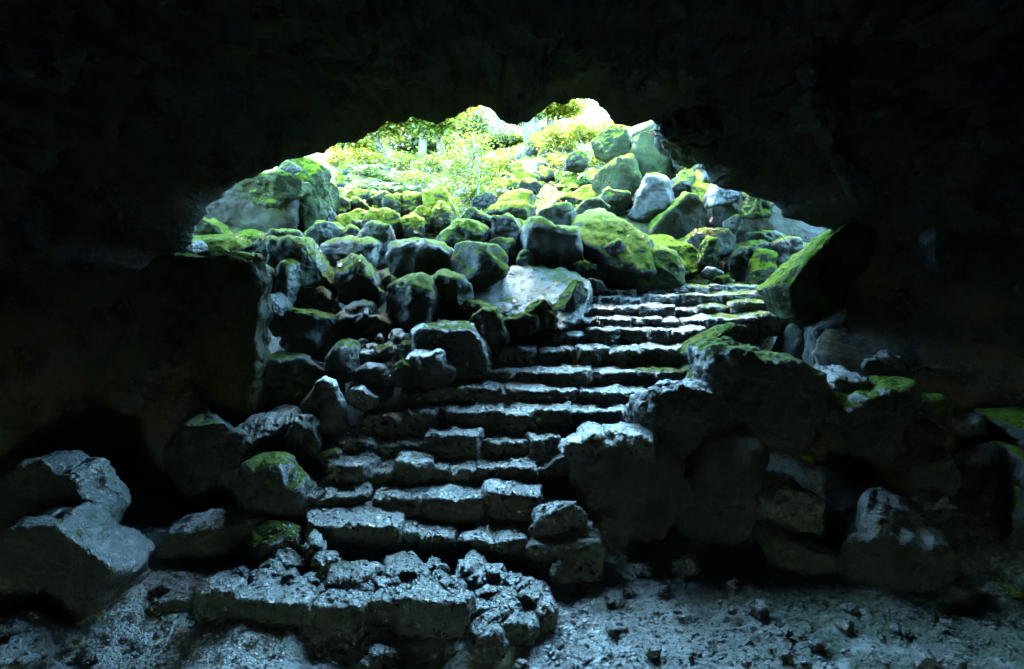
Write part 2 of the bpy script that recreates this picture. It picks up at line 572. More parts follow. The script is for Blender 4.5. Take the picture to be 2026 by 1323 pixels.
ARCH = [(-6.9, -1.2), (-7.0, 0.5), (-6.9, 2.0), (-6.4, 3.6), (-5.4, 4.9), (-3.8, 5.9), (-2.0, 6.45), (0, 6.7), (2.4, 6.75), (4.6, 6.4), (6.1, 5.5), (7.0, 4.2),
        (7.4, 2.8), (7.5, 1.4), (7.5, 0), (7.4, -1.2)]
AX = np.array([0.2, 2.3])


def build_cave():
    na = 620
    lip = np.array([PX(q[0], q[1], q[2] * 0.87) for q in LIP])
    d_l = lip[:, [0, 2]] - AX
    al = np.arctan2(d_l[:, 1], d_l[:, 0])
    al = np.where(al < -math.pi / 2, al + 2 * math.pi, al)      # left floor = 3.6.. , right floor = -0.5
    rl = np.linalg.norm(d_l, axis=1)
    o = np.argsort(al)
    al, rl, yl = al[o], rl[o], lip[o, 1]
    ar = np.array(ARCH) - AX
    aa = np.arctan2(ar[:, 1], ar[:, 0]); aa = np.where(aa < -math.pi / 2, aa + 2 * math.pi, aa)
    ra = np.linalg.norm(ar, axis=1); o = np.argsort(aa); aa, ra = aa[o], ra[o]
    # more samples where the ragged edge is seen
    A = np.linspace(-0.62, math.pi + 0.62, na)
    A = np.sort(np.concatenate([A, np.linspace(0.2, 2.9, 500)]))
    na = len(A)
    RL = np.interp(A, al, rl); YL = np.interp(A, al, yl); RA = np.interp(A, aa, ra)
    q = np.stack([np.cos(A) * 6, np.sin(A) * 6, np.zeros(na)], axis=1)
    RL = RL + fbm(q * 2.6, 3) * 0.05 + fbm(q * 1.7 + 9, 4, gain=.65) * 0.14 * np.abs(np.cos(A)) ** 2
    # sections from the back of the cave forward to the lip, then over it and back above
    ts = np.concatenate([np.linspace(0, 0.45, 40), np.linspace(0.46, 0.97, 260), np.linspace(0.975, 1.0, 12)])
    rows = []
    ca, sa = np.cos(A), np.sin(A)
    for t in ts:
        y = -6 + t * (YL + 6)
        w = np.clip((y - 7.6) / (YL - 7.6), 0, 1)
        ex = np.where(np.cos(A) < 0, 1.5 + 2.6 * np.abs(np.cos(A)), 1.3 + 0.9 * np.abs(np.cos(A)))
        w = w ** ex
        r = RA + (RL - RA) * w
        if t < 0.12: r = r * (0.55 + 0.45 * math.sqrt(max(t, 0) / 0.12))
        rows.append((np.stack([AX[0] + ca * r, y, AX[1] + sa * r], axis=1), t))
    inner = np.concatenate([r[0] for r in rows])
    tt = np.repeat(ts, na)
    amp = np.clip((1.0 - tt) / 0.09, 0, 1)
    # broad hollows, hanging lobes and layered ledges of the lava
    cen = np.stack([np.full(len(inner), AX[0]), inner[:, 1], np.full(len(inner), AX[1])], axis=1)
    dirn = inner - cen
    dirn /= np.linalg.norm(dirn, axis=1)[:, None]
    pz = inner * np.array([1, 0.8, 1.25])
    dsp = fbm(pz * 0.42 + 3, 4) * 0.85 + fbm(pz * 1.3 + 11, 4) * 0.34 + np.tanh(4 * perlin(pz * np.array([.7, .7, 1.3]) + 91)) * 0.2 + np.tanh(6 * perlin(pz * 1.6 + 191)) * 0.12 + fbm(inner * np.array([2, 1.5, 5]) + 5, 3, ridge=True) * 0.03
    dsp += np.abs(perlin(pz * 0.8 + 31)) * 0.5
    # deep cracks between the blocks of lava
    wq = pz + 0.25 * np.stack([perlin(pz * 1.7 + 5), perlin(pz * 1.7 + 25), perlin(pz * 1.7 + 45)], axis=1)
    dsp += 0.32 * np.exp(-(perlin(wq * 0.85 + 300) / 0.045) ** 2) + 0.2 * np.exp(-(perlin(wq * 1.9 + 340) / 0.06) ** 2)
    inner = inner + dirn * (dsp * amp + 0.12 * amp)[:, None]
    inner = inner + dirn * ((fbm(pz * 2.4 + 51, 4, ridge=True) * 0.13) * amp)[:, None]
    fine = fbm(inner * 8, 4, gain=0.55) * 0.035 + (fbm(inner * 3.2 + 8, 3) * 0.1 + np.tanh(5 * perlin(inner * 2.6 + 77)) * 0.07) * amp
    inner = inner + dirn * fine[:, None]
    outer = []
    lipv = inner[-na:]
    for dy, dr in ((0.18, 0.05), (0.45, 0.25), (0.75, 0.8), (0.9, 1.8), (0.7, 3.2), (-0.6, 4.6), (-4, 5.2), (-11, 5.2), (-20, 5.0)):
        dv = np.stack([ca, np.zeros(na), sa], axis=1)
        v = lipv + dv * dr
        v[:, 1] = np.maximum(v[:, 1] + dy, -7.6)
        jit = fbm(v * 1.1 + 60, 3) * min(0.35, dr * 0.3)
        outer.append(v + dv * jit[:, None])
    allv = [inner] + outer
    allv = np.concatenate(allv)
    nr = len(ts) + len(outer)
    i = (np.arange(nr - 1)[:, None] * na + np.arange(na - 1)[None, :]).ravel()
    f = np.stack([i, i + na, i + na + 1, i + 1], axis=1)
    # close the far end behind the viewer, inside and outside
    nv = len(allv)
    me = mesh_from('cave_rock', allv, f)
    bm = bmesh.new(); bm.from_mesh(me); bm.verts.ensure_lookup_table()
    for row in (0, nr - 1):
        c = bm.verts.new((AX[0], float(allv[row * na:(row + 1) * na, 1].mean()) - 0.4, 1.0))
        bm.verts.ensure_lookup_table()
        for k in range(na - 1):
            fc = bm.faces.new((bm.verts[row * na + k], bm.verts[row * na + k + 1], c)); fc.smooth = True
        bm.verts.ensure_lookup_table()
    bm.to_mesh(me); bm.free()
    o = link('cave_rock', me, SHELL)
    tag(o, 'dark lava rock of the cave walls and roof around the ragged bright mouth', 'cave', kind='structure')


build_cave()

# ------------------------------------------------------------------ boulders and stones
# (name, label, distance, half depth, material, options, outline in photo pixels)
B, LM, SM, MO, MC = MOSSY
ROCKS = [
 # --- big boulder under the left of the lip
 ('boulder', 'broad pale grey-green rock slab jutting under the left end of the cave lip', 13.0, .8, GREY, dict(lean=.4), '470,362 510,343 545,350 580,348 605,356 605,378 598,400 565,410 530,402 490,388'),
 ('boulder', 'huge dark overhung boulder face below the pale slab at the left of the mouth', 13.6, .9, MO, dict(e=6, lean=-.35), '385,480 398,425 440,378 480,360 545,380 600,392 598,430 588,475'),
 ('boulder', 'tall grey-green rounded boulder standing at the left edge of the bright opening', 13.9, .8, GREY, dict(e=3), '570,472 588,405 596,372 560,348 555,328 598,309 626,322 641,345 643,382 651,408 648,438 632,472'),
 ('stone', 'mossy lump resting on top of the broad pale slab under the left lip', 13.0, .25, SM, {}, '548,340 556,324 572,322 588,330 592,345 570,352'),
 ('stone', 'small dark pointed stone at the right foot of the tall grey-green boulder', 14.1, .3, LM, {}, '630,450 638,420 650,408 660,420 660,446 648,455'),
 # --- left ledge
 ('boulder', 'pale boulder with a shadowed hollow at the far left end of the rubble', 11.2, .4, GREY, {}, '366,490 378,452 402,434 424,440 444,456 455,480 430,495'),
 ('boulder', 'sloping green-grey boulder with thin moss behind the left ledge', 10.7, .55, GREY, dict(lean=.9), '355,515 372,476 410,465 445,468 470,482 492,500 480,520 430,530'),
 ('stone', 'dark stone with pale streaks at the left tip of the ledge under the cave wall', 10.1, .35, LM, {}, '338,522 348,488 362,478 384,478 396,500 398,520 365,530'),
 ('rock_slab', 'flat grey-brown slab in the shadow below the huge overhung boulder', 12.4, .5, GREY, dict(lean=1.2), '455,478 480,462 500,457 525,465 540,480 500,492'),
 ('stone', 'small moss-topped stone below the flat grey-brown slab', 11.0, .35, SM, {}, '500,512 512,486 532,469 552,470 562,480 556,505 525,520'),
 ('boulder', 'low mossy hump behind the large dark humped boulder on the left slope', 11.7, .4, SM, {}, '525,482 548,462 570,458 596,466 612,482 590,492'),
 ('boulder', 'large dark humped boulder with a bright mossy shoulder sloping right', 10.6, .6, SM, dict(lean=.25), '532,512 552,482 574,472 600,477 622,492 650,512 668,532 668,570 640,598 585,606 548,575 534,545'),
 ('boulder', 'great block with a dim olive front face forming the left ledge', 8.75, .3, LEDGE, dict(e=11, cuts=2, jag=.6, fine=1.5), '296,985 298,700 302,560 335,524 410,512 470,508 512,518 526,560 524,660 516,760 520,860 540,985'),
 ('boulder', 'humped wet stone capping the right end of the left ledge', 9.5, .45, SM, dict(lean=.5), '435,532 455,514 485,514 518,530 534,558 531,592 508,570 480,548 448,545'),
 ('stone', 'mossy round stone behind the humped capstone of the left ledge', 10.1, .3, MO, {}, '464,522 478,508 494,502 510,512 520,535 500,542 475,536'),
 ('stone', 'black rounded stone left of the large humped boulder', 10.0, .35, SM, {}, '538,565 545,530 560,517 580,523 592,548 588,598 550,602'),
 ('stone', 'dark egg-shaped stone beside the ledge wall and left of the moss-edged block', 9.5, .3, B, {}, '524,612 534,586 548,583 562,605 567,640 555,660 528,650'),
 ('boulder', 'angular dark boulder with two pale ridges above the moss-edged block', 10.2, .4, LM, dict(lean=.4), '566,620 585,578 602,564 640,574 662,600 675,645 645,648 600,630'),
 ('boulder', 'wet black block with a thin rim of yellow-green moss down its right edge', 9.5, .45, LM, dict(e=3.2, lean=.3), '562,622 580,612 622,612 648,624 660,642 665,680 652,712 612,712 568,685'),
 ('stone', 'dark stone with a mossy right slope low on the left bank of the stairs', 9.0, .35, SM, {}, '652,730 657,684 680,672 697,685 710,720 718,738 700,752 665,752'),
 ('boulder', 'rugged black boulder in the hollow left of the twin mossy boulders', 9.9, .45, B, dict(jag=1.4), '668,650 678,614 704,603 730,604 742,622 766,630 775,655 758,700 695,700'),
 ('boulder', 'peaked boulder with a bright green crest and a steep dark front', 10.6, .55, SM, dict(e=3), '662,545 676,518 700,506 728,516 742,530 757,545 762,566 748,595 735,610 698,618 668,598'),
 ('stone', 'small mossy knob at the right foot of the peaked green-crested boulder', 10.7, .2, MO, {}, '752,572 756,552 768,545 780,554 784,574 766,582'),
 ('boulder', 'left one of the twin boulders with a bright moss crest above the flat-topped slab', 10.1, .5, SM, dict(e=3, lean=.2), '764,600 772,566 800,549 828,540 843,550 854,575 872,610 866,655 780,655 760,630'),
 ('boulder', 'right one of the twin boulders with a wet shiny crown above the flat-topped slab', 10.4, .5, SM, dict(e=3), '842,568 858,548 880,540 906,545 920,548 934,574 932,605 918,635 858,645'),
 ('boulder', 'broad black block with a thin pale top edge behind the twin boulders', 11.6, .6, LM, dict(e=4, cuts=4), '773,505 778,483 838,477 872,480 892,494 897,522 882,550 850,566 786,562'),
 ('boulder', 'dark peaked boulder with a wet left shoulder beside the pale sloping slab', 11.3, .55, SM, dict(cuts=7), '891,520 903,486 922,481 958,484 978,492 996,510 1004,528 988,555 950,568 908,560'),
 ('boulder', 'black upright stone with a mossy cap rising above the rubble row', 12.2, .35, SM, dict(e=3.5), '716,470 724,447 740,440 770,448 776,470 776,528 742,535 720,500'),
 ('boulder', 'flat-topped rough boulder with pale wet crest left of the black upright stone', 11.8, .55, LM, dict(lean=.6), '638,488 652,476 685,470 720,474 738,492 748,522 705,540 652,515'),
 ('boulder', 'dark oval boulder with a mossy rim in front of the tall grey-green boulder', 12.6, .45, SM, {}, '597,472 609,452 638,440 664,443 682,460 686,480 642,492 604,488'),
 ('stone', 'low mossy stone between the dark oval boulder and the black upright stone', 12.9, .35, MO, {}, '674,470 684,452 702,447 718,456 724,472 700,480'),
 # --- centre
 ('boulder', 'big moss-layered boulder in the middle of the rubble row', 12.6, .55, MO, dict(jag=1.2), '868,482 884,456 902,442 930,438 950,450 968,472 964,498 910,498'),
 ('boulder', 'knobbly moss-crusted rock on the crest right of the moss-layered boulder', 13.1, .4, MO, dict(jag=1.6), '908,442 924,426 938,416 952,424 974,431 986,445 985,474 958,466 930,455'),
 ('boulder', 'dark rounded boulder with a green top left of the flat-faced mossy block', 12.8, .5, SM, {}, '964,462 980,434 1008,430 1030,438 1044,460 1042,502 1000,508 972,490'),
 ('stone', 'small stone with a bright yellow moss cap below the dark rounded boulder in the centre', 12.2, .25, MO, {}, '964,498 972,476 992,472 1012,478 1018,500 990,510'),
 ('boulder', 'flat-faced black block with a bright mossy rim on top and left side', 12.1, .6, SM, dict(e=5, cuts=2, jag=.5), '1038,525 1037,450 1046,432 1066,432 1088,446 1108,453 1138,455 1142,485 1158,528 1100,536'),
 ('boulder', 'mossy boulder with a grey face behind the flat-faced black block', 13.2, .5, MO, {}, '1064,446 1084,420 1105,407 1126,408 1140,424 1142,454 1100,462'),
 ('boulder', 'large smooth boulder covered in striped green moss above the stairs', 12.7, .9, MO, dict(lean=.75, cuts=3), '1134,470 1140,442 1163,425 1200,419 1222,428 1242,446 1272,462 1296,490 1305,530 1240,545 1170,530 1148,500'),
 ('rock_slab', 'pale grey-green slab sloping right of the large striped-moss boulder', 12.5, .6, GREY, dict(lean=.9), '1255,490 1268,462 1312,468 1352,488 1378,518 1392,540 1345,548 1280,525'),
 ('stone', 'wedge-shaped stone with a mossy ridge in front of the large striped-moss boulder', 11.8, .3, MO, {}, '1174,522 1198,496 1226,474 1242,486 1248,510 1212,526'),
 ('boulder', 'square dark block with a sunlit mossy top just above the highest step', 12.1, .5, MO, dict(e=4.5, cuts=3, jag=.6, lean=.1), '1210,572 1210,516 1240,506 1290,494 1312,491 1332,506 1342,532 1347,568 1300,576'),
 ('boulder', 'wet grey boulder split by a dark crack left of the square mossy-topped block', 12.1, .35, PALE, {}, '1162,570 1166,535 1194,508 1214,506 1218,572'),
 ('boulder', 'low green boulder between the pale sloping slab and the wedge-shaped stone', 11.9, .4, MO, {}, '1116,548 1132,524 1158,518 1180,528 1186,556 1140,562'),
 ('stone', 'black smooth stone beside the left end of the highest step', 11.6, .25, B, {}, '1152,582 1158,557 1172,551 1188,558 1196,578 1172,585'),
 ('stone', 'bare grey stone at the foot of the flat-faced black block', 11.9, .3, GREY, {}, '1076,536 1086,518 1102,512 1120,518 1130,536 1100,540'),
 ('stone', 'small green pointed stone left of the bare grey stone below the black block', 11.8, .25, MO, {}, '1022,524 1034,504 1046,498 1056,512 1060,528 1040,532'),
 ('rock_slab', 'wide pale wet slab sloping down beside the top of the stairs', 10.9, .3, PALE, dict(lean=1.7, cuts=4, jag=.7, fine=1.6), '925,605 935,578 985,545 1040,529 1092,533 1142,546 1164,562 1158,595 1138,620 1092,638 1040,634 960,628'),
 ('boulder', 'dark mossy lump at the right lip of the wide pale slab', 10.5, .35, MO, {}, '1096,618 1112,585 1135,556 1152,560 1162,575 1152,602 1122,632'),
 ('stone', 'shaggy moss-topped stone at the lower right end of the wide pale slab', 10.0, .25, MO, dict(jag=1.5), '1044,648 1048,610 1064,592 1084,606 1098,628 1100,648'),
 ('boulder', 'round black boulder with a mossy crown below the wide pale slab', 9.7, .35, MO, {}, '928,652 938,622 958,608 980,610 996,634 1004,662 990,675 948,672'),
 ('stone', 'low knobbly green stone between the round black boulder and the shaggy moss-topped stone', 9.9, .25, MO, dict(jag=1.4), '996,655 1004,632 1030,622 1056,626 1064,648 1030,662'),
 ('rock_slab', 'flat wet stone tucked under the lower left corner of the wide pale slab', 10.2, .35, LM, dict(lean=.6), '900,618 918,602 950,596 972,604 965,624 925,632'),
 ('rock_slab', 'flat-topped pale slab with moss spots left of the middle of the stairs', 9.4, .4, STEPG, dict(e=5, cuts=2), '820,740 822,650 840,643 936,644 952,660 968,690 972,735 900,745'),
 ('boulder', 'dark boulder with a pale crest below the flat-topped slab with moss spots', 8.9, .35, LM, {}, '798,742 808,718 828,702 868,692 886,698 900,730 886,764 820,766'),
 ('stone', 'small bright-mossed stone at the left end of the stairs by the dark pale-crested boulder', 8.8, .25, MO, {}, '772,745 782,725 800,713 814,720 824,745 812,764 784,764'),
 ('boulder', 'smooth dark hump with a wet top left of the small bright-mossed stone', 9.0, .35, B, dict(cuts=2), '708,760 712,728 735,716 760,722 778,745 770,785 725,790'),
 ('stone', 'pale pitted stone lying at the left of the fifth step', 8.5, .3, PALE, dict(jag=1.3), '688,782 698,766 722,765 750,785 746,800 716,810 694,800'),
 ('stone', 'tall pointed stone with slanting layers beside the fourth step', 8.2, .3, LM, dict(jag=1.5), '608,822 620,790 634,756 645,749 662,765 674,795 686,845 645,858 612,850'),
 ('boulder', 'dark stump-like block with a wet slanted top below the tall layered stone', 7.9, .4, LM, dict(e=3.5), '574,872 596,830 620,820 632,850 644,905 642,965 585,965'),
 ('boulder', 'low wide boulder with a glittering top under the dark left wall', 8.2, .5, LM, dict(lean=.6), '450,905 460,862 500,838 540,814 574,815 592,835 588,905 560,945 478,945'),
 ('boulder', 'stout stone with a bright mossy rim at the left end of the second step', 7.2, .4, SM, dict(e=3.4, cuts=6), '472,985 478,935 504,908 540,906 574,902 592,926 608,948 614,978 594,1015 490,1015'),
 ('stone', 'small pointed stone with a mossy tip in front of the lowest step', 6.6, .25, SM, {}, '486,1088 512,1060 540,1039 562,1051 582,1056 590,1085 548,1108 498,1108'),
 ('rock_slab', 'long dark slab with a wet upper edge running left from the lowest step', 6.9, .4, LM, dict(e=3), '312,1102 322,1062 384,1026 448,1020 488,1009 540,1024 552,1065 485,1100 438,1118 358,1122'),
 ('stone', 'dim round stone left of the long dark slab', 7.2, .3, LM, {}, '252,1105 262,1068 290,1046 318,1054 334,1085 318,1115'),
 ('boulder', 'large angular boulder with a mossy right slope in the lower left corner', 5.9, .42, LM, dict(e=8, cuts=3, jag=.7, custom=((0, -1, -.1, .5), (.75, .1, .65, .82))), '8,1150 22,1062 62,1030 148,1017 170,1042 216,1074 250,1104 264,1122 238,1155 226,1205 150,1225 40,1225'),
 ('boulder', 'long tilted boulder with a pale wet upper face behind the large angular boulder', 6.5, .45, LM, dict(e=8, cuts=3, jag=.8, custom=((0, -1, -.1, .5), (-.3, .1, 1, .85))), '-60,1000 -30,962 50,930 124,901 152,928 182,932 202,980 214,1015 200,1060 100,1065 -40,1090'),
 ('stone', 'square stone at the left frame edge in front of the large angular boulder', 5.3, .25, LM, dict(e=3.5), '-35,1285 -30,1228 28,1219 62,1226 77,1260 70,1290 20,1298'),
 ('rock_slab', 'flat wet stone at the very bottom of the left corner', 5.05, .25, STEPM, dict(lean=.6), '-40,1335 -30,1290 20,1276 62,1284 82,1312 60,1340'),
 ('stone', 'single fist-sized stone lying right of the square stone in the lower left', 5.4, .12, PALE, {}, '76,1258 84,1246 98,1242 112,1254 108,1268 88,1270'),
 ('stone', 'dark triangular stone on the grit right of the large angular boulder', 6.1, .2, B, {}, '286,1202 300,1162 330,1144 370,1162 362,1192'),
 ('rock_slab', 'low flat wet stone in front of the dark triangular stone', 5.9, .25, STEPM, dict(lean=1.0), '294,1220 312,1190 352,1174 398,1184 394,1218 345,1228'),
 # --- right of the opening
 ('boulder', 'boulder with a shiny blue-white face among the green rocks right of the opening', 14.2, .7, LM, dict(lean=.2, cuts=6), '1245,405 1260,371 1282,352 1310,357 1338,380 1344,412 1326,434 1290,446 1256,430'),
 ('boulder', 'dark mass of rock under the boulder with the shiny blue-white face', 13.9, .7, MO, dict(e=5, lean=-.3), '1275,470 1290,436 1340,388 1366,400 1388,430 1394,474 1340,490'),
 ('stone', 'bright green wedge stone left of the boulder with the shiny blue-white face', 14.5, .4, MO, {}, '1184,416 1212,376 1244,385 1258,408 1226,424'),
 ('stone', 'grey stone with a mossy edge below the bright green wedge stone', 14.0, .4, MO, {}, '1134,422 1152,398 1180,396 1204,412 1198,430 1160,432'),
 ('rock_slab', 'leaf-shaped upright slab with a bright left face right of the mossy slope', 15.3, .5, GREY, dict(jag=.4, e=3.4, custom=((-.8, -.6, .1, .45),)), '1174,396 1175,364 1190,340 1222,314 1250,307 1260,340 1266,375 1240,392 1195,402'),
 ('boulder', 'large flat grey block standing right of the leaf-shaped slab below the lip', 16.1, .7, GREY, dict(e=5, cuts=3, jag=.35), '1250,366 1247,310 1250,263 1282,259 1326,274 1337,322 1332,352 1290,376'),
 ('rock_slab', 'pair of leaning slabs joined along a bright edge, left of the flat grey block', 16.4, .5, GREY, dict(jag=.4, e=3.4, custom=((-.6, -.7, .3, .4),)), '1176,305 1174,278 1200,259 1228,251 1251,257 1252,305 1220,322 1190,328'),
 ('boulder', 'pointed green block at the very top right of the opening under the lip', 17.0, .5, MO, dict(jag=.4, e=3), '1250,270 1284,240 1312,260 1324,276 1290,282'),
 ('boulder', 'vivid green boulder right of the large flat grey block', 15.5, .6, MO, dict(jag=.4, lean=.5), '1332,330 1336,282 1360,288 1392,310 1399,342 1370,352 1344,348'),
 ('rock_slab', 'green upright slab with a dark right edge below the vivid green boulder', 14.8, .35, MO, dict(e=3.6, lean=.2), '1326,384 1344,342 1366,334 1370,374 1352,398'),
 ('boulder', 'vivid yellow-green mossy rock below the hanging pale rock of the lip', 14.6, .5, MC, dict(lean=.4), '1366,418 1366,368 1378,338 1398,332 1405,382 1397,420'),
 ('rock_outcrop', 'hanging pale wet rock at the right corner of the cave lip', 11.1, .35, PALE, dict(jag=1.3), '1384,302 1398,270 1424,276 1433,300 1422,336 1410,360 1394,352'),
 ('rock_slab', 'pale grey slab leaning under the right overhang beside the vivid mossy rock', 13.0, .35, PALE, dict(lean=.4), '1400,408 1406,362 1440,360 1464,370 1434,398'),
 ('stone', 'pale notched lump of rock in the dark recess under the right overhang', 12.4, .35, GREY, dict(jag=1.5, lean=.4), '1470,428 1474,400 1488,372 1500,386 1524,378 1520,425'),
 ('stone', 'dim stone low in the dark recess below the pale notched lump', 12.8, .3, LM, {}, '1436,450 1448,430 1462,428 1468,448 1452,458'),
 ('boulder', 'dark block with a carpet of brown needles on top right of the pale sloping slab', 12.9, .5, SM, dict(e=3.6), '1336,486 1342,463 1384,454 1422,454 1444,470 1452,505 1405,525 1345,508'),
 ('stone', 'thin upright stone like a finger in front of the needle-carpeted block', 12.2, .2, GREY, {}, '1378,530 1388,500 1399,470 1409,468 1415,512 1412,538'),
 ('stone', 'pale oval stone on the bank just above the right half of the highest step', 12.0, .2, PALE, {}, '1388,542 1398,530 1418,530 1430,540 1420,554 1398,552'),
 ('stone', 'rounded grey stone behind the top step right of the pale oval stone', 11.9, .2, GREY, {}, '1406,566 1416,550 1438,546 1454,560 1448,572'),
 ('boulder', 'rough mossy boulder left of the upright slab at the head of the stairs', 12.7, .45, SM, dict(jag=1.3), '1432,560 1444,505 1478,484 1520,480 1508,520 1488,566'),
 ('rock_slab', 'upright pale green slab leaning at the right head of the stairs', 12.1, .25, GREY, dict(e=4, cuts=2, lean=.25), '1476,572 1488,522 1502,494 1532,500 1530,545 1514,574'),
 ('boulder', 'dark jagged boulder behind the upright pale green slab', 12.7, .4, LM, dict(jag=1.3), '1522,550 1526,488 1545,474 1568,468 1578,500 1555,550'),
 ('boulder', 'dim boulder in shadow behind the rough mossy boulder at the head of the stairs', 13.2, .4, LM, {}, '1474,488 1484,462 1512,458 1538,466 1546,488'),
 ('boulder', 'great flared rock with pale mossy slope and black underside right of the stairs', 10.2, .8, GREY, dict(e=3, cuts=1, jag=.5, custom=((-.55, .1, .8, .35), (0.3, -.85, -.35, .42))), '1508,590 1555,532 1592,460 1612,443 1640,450 1664,484 1705,500 1760,530 1780,660 1640,690 1545,640'),
 ('rock_outcrop', 'pale shard of rock hanging above the great flared rock', 10.8, .25, PALE, {}, '1660,470 1666,440 1690,432 1692,455 1676,485 1666,490'),
 ('boulder', 'black boulder added to hide a lit rim at the foot of the left ledge block', 7.9, .35, B, dict(e=5), '335,985 338,880 380,830 440,830 476,860 484,910 455,985'),  # invented stone, covers the bright edge of the cave lip
 # --- the dark right bank
 ('boulder', 'black flat-faced boulder added as shade behind the lit rocks of the right bank', 9.7, .25, B, dict(e=9, cuts=4), '1596,780 1602,650 1680,596 1800,596 1905,640 1940,770 1800,810'),  # put in to keep the lit shell wall here black
 ('boulder', 'black rock added as shadow under the great flared rock right of the stairs', 10.4, .6, B, dict(e=4), '1520,720 1530,640 1580,610 1680,600 1770,640 1790,740 1700,790 1580,790'),  # added cover for a pale patch of lit ground
 ('boulder', 'black boulder added as shadow between the ledge block and the left bank of the stairs', 9.1, .35, DRY[B], dict(e=8), '500,910 512,740 545,704 610,708 655,738 668,790 650,880 570,910'),  # dark filler over lit ground, makes the gap read as shade
 ('boulder', 'huge black block with a mossy left edge beside the middle steps', 8.6, .5, SM, dict(e=7, cuts=7, jag=.9, fine=1.5), '1368,800 1371,692 1400,679 1452,688 1532,706 1600,740 1604,880 1430,880 1384,820'),
 ('boulder', 'mossy stone on top of the huge black block beside the stairs', 9.3, .4, MO, {}, '1350,698 1378,678 1418,655 1454,640 1484,652 1478,695 1400,708'),
 ('boulder', 'round-shouldered black boulder below the huge mossy-edged block', 8.0, .45, B, dict(e=5, cuts=9, jag=1.0, fine=1.5), '1248,880 1250,818 1272,772 1308,756 1360,754 1402,770 1434,805 1436,900 1300,900'),
 ('boulder', 'largest black boulder with a rounded left shoulder at the right of the lower steps', 7.75, .35, B, dict(e=9, cuts=6, jag=.9, fine=1.6), '1066,1000 1054,905 1070,884 1122,876 1200,872 1292,880 1326,920 1344,1000 1334,1090 1200,1090 1096,1030'),
 ('stone', 'rough wet stone lying on the left of the largest black boulder', 7.5, .25, STEPM, dict(jag=1.3, lean=.8), '1108,888 1128,864 1168,850 1200,858 1212,884 1160,898'),
 ('stone', 'flat wet stone lying on the right of the largest black boulder', 7.6, .3, STEPM, dict(lean=.9), '1186,868 1200,850 1250,852 1284,862 1300,886 1220,892'),
 ('stone', 'twisted lump of stone at the right foot of the second step', 6.8, .25, STEPM, dict(jag=1.4), '1052,1035 1092,1008 1124,993 1150,1008 1160,1040 1140,1060 1080,1056'),
 ('boulder', 'black boulder behind the open floor to the right of the largest black boulder', 7.9, .7, B, dict(e=3), '1320,1050 1330,940 1390,860 1470,850 1520,900 1530,1000 1500,1060 1400,1075'),
 ('boulder', 'boulder with a pale lit cap standing alone in the dark right of the floor', 7.5, .45, PALE, dict(lean=.4, cuts=4), '1486,1030 1494,972 1528,957 1580,961 1608,985 1618,1060 1560,1085 1500,1075'),
 ('boulder', 'low forked black stone at the right edge of the open floor', 6.9, .35, LM, dict(e=3), '1526,1125 1532,1062 1562,1052 1592,1070 1646,1078 1664,1130 1640,1175 1560,1160'),
 ('boulder', 'unlit black boulder right of the low forked stone', 6.9, .6, B, dict(e=3), '1640,1200 1650,1060 1700,990 1790,980 1850,1040 1870,1180 1780,1215'),
 ('stone', 'thin triangular shard standing at the left of the lit rocks on the right bank', 8.9, .2, PALE, {}, '1578,770 1590,742 1600,724 1613,745 1616,770 1598,778'),
 ('stone', 'small pale stone below the thin triangular shard on the right bank', 8.6, .2, PALE, {}, '1550,782 1560,758 1574,756 1584,780 1576,796 1562,796'),
 ('boulder', 'rough green-grey boulder with dark hollows in the middle of the right bank', 8.8, .5, PALE, dict(jag=1.4, lean=.3), '1570,806 1598,756 1625,736 1690,733 1698,752 1670,785 1640,805 1590,815'),
 ('boulder', 'wide dim boulder below the rough green-grey boulder of the right bank', 8.4, .6, SM, dict(jag=1.3), '1618,850 1640,790 1700,766 1770,756 1800,800 1815,870 1720,900 1645,880'),
 ('boulder', 'knobbly mossy boulder at the top of the lit rocks on the right bank', 9.2, .45, PALE, dict(jag=1.5), '1686,742 1700,712 1738,700 1770,702 1786,722 1782,748 1740,756'),
 ('stone', 'pale blocky stone right of the knobbly mossy boulder', 9.0, .3, PALE, dict(e=3.6), '1790,742 1806,726 1842,718 1852,730 1848,772 1800,768'),
 ('rock_slab', 'flat narrow slab sloping right below the pale blocky stone', 8.6, .35, SM, dict(lean=.7), '1792,808 1804,782 1850,780 1895,796 1900,830 1840,836'),
 ('stone', 'wedge of wet stone at the right end of the flat narrow slab', 8.4, .3, PALE, dict(lean=.5), '1866,836 1890,822 1926,820 1942,845 1938,872 1900,858'),
 ('boulder', 'mossy ledge with brown leaves at the right frame edge', 8.3, .5, SM, dict(lean=.6), '1948,850 1962,822 2010,815 2060,825 2060,880 1990,885'),
 ('boulder', 'tall black boulder with one pale lit edge at the right frame side', 7.6, .7, SM, dict(e=3.2, cuts=1, custom=((-.9, .1, .45, .35),)), '1880,1095 1904,1015 1932,930 1966,884 2010,890 2080,940 2080,1180 1960,1190 1900,1150'),
 ('stone', 'lone pitted stone hanging in the dark left of the tall boulder with a lit edge', 7.8, .25, PALE, dict(jag=1.4), '1806,1000 1818,982 1848,966 1866,980 1860,1018 1836,1040 1815,1022'),
 ('boulder', 'black boulder filling the shadow around the lone pitted stone', 8.3, .6, B, dict(e=3), '1690,1010 1710,890 1800,850 1890,890 1905,1000 1860,1080 1740,1085'),
 ('stone', 'thin sliver of pale rock in the dark above the unlit black boulder', 8.0, .15, GREY, {}, '1752,950 1772,932 1792,924 1788,938 1766,952'),
 ('stone', 'dull mossy stone at the foot of the right wall near the frame corner', 6.3, .3, GREY, {}, '1955,1215 1968,1170 1990,1155 2002,1185 1995,1215'),
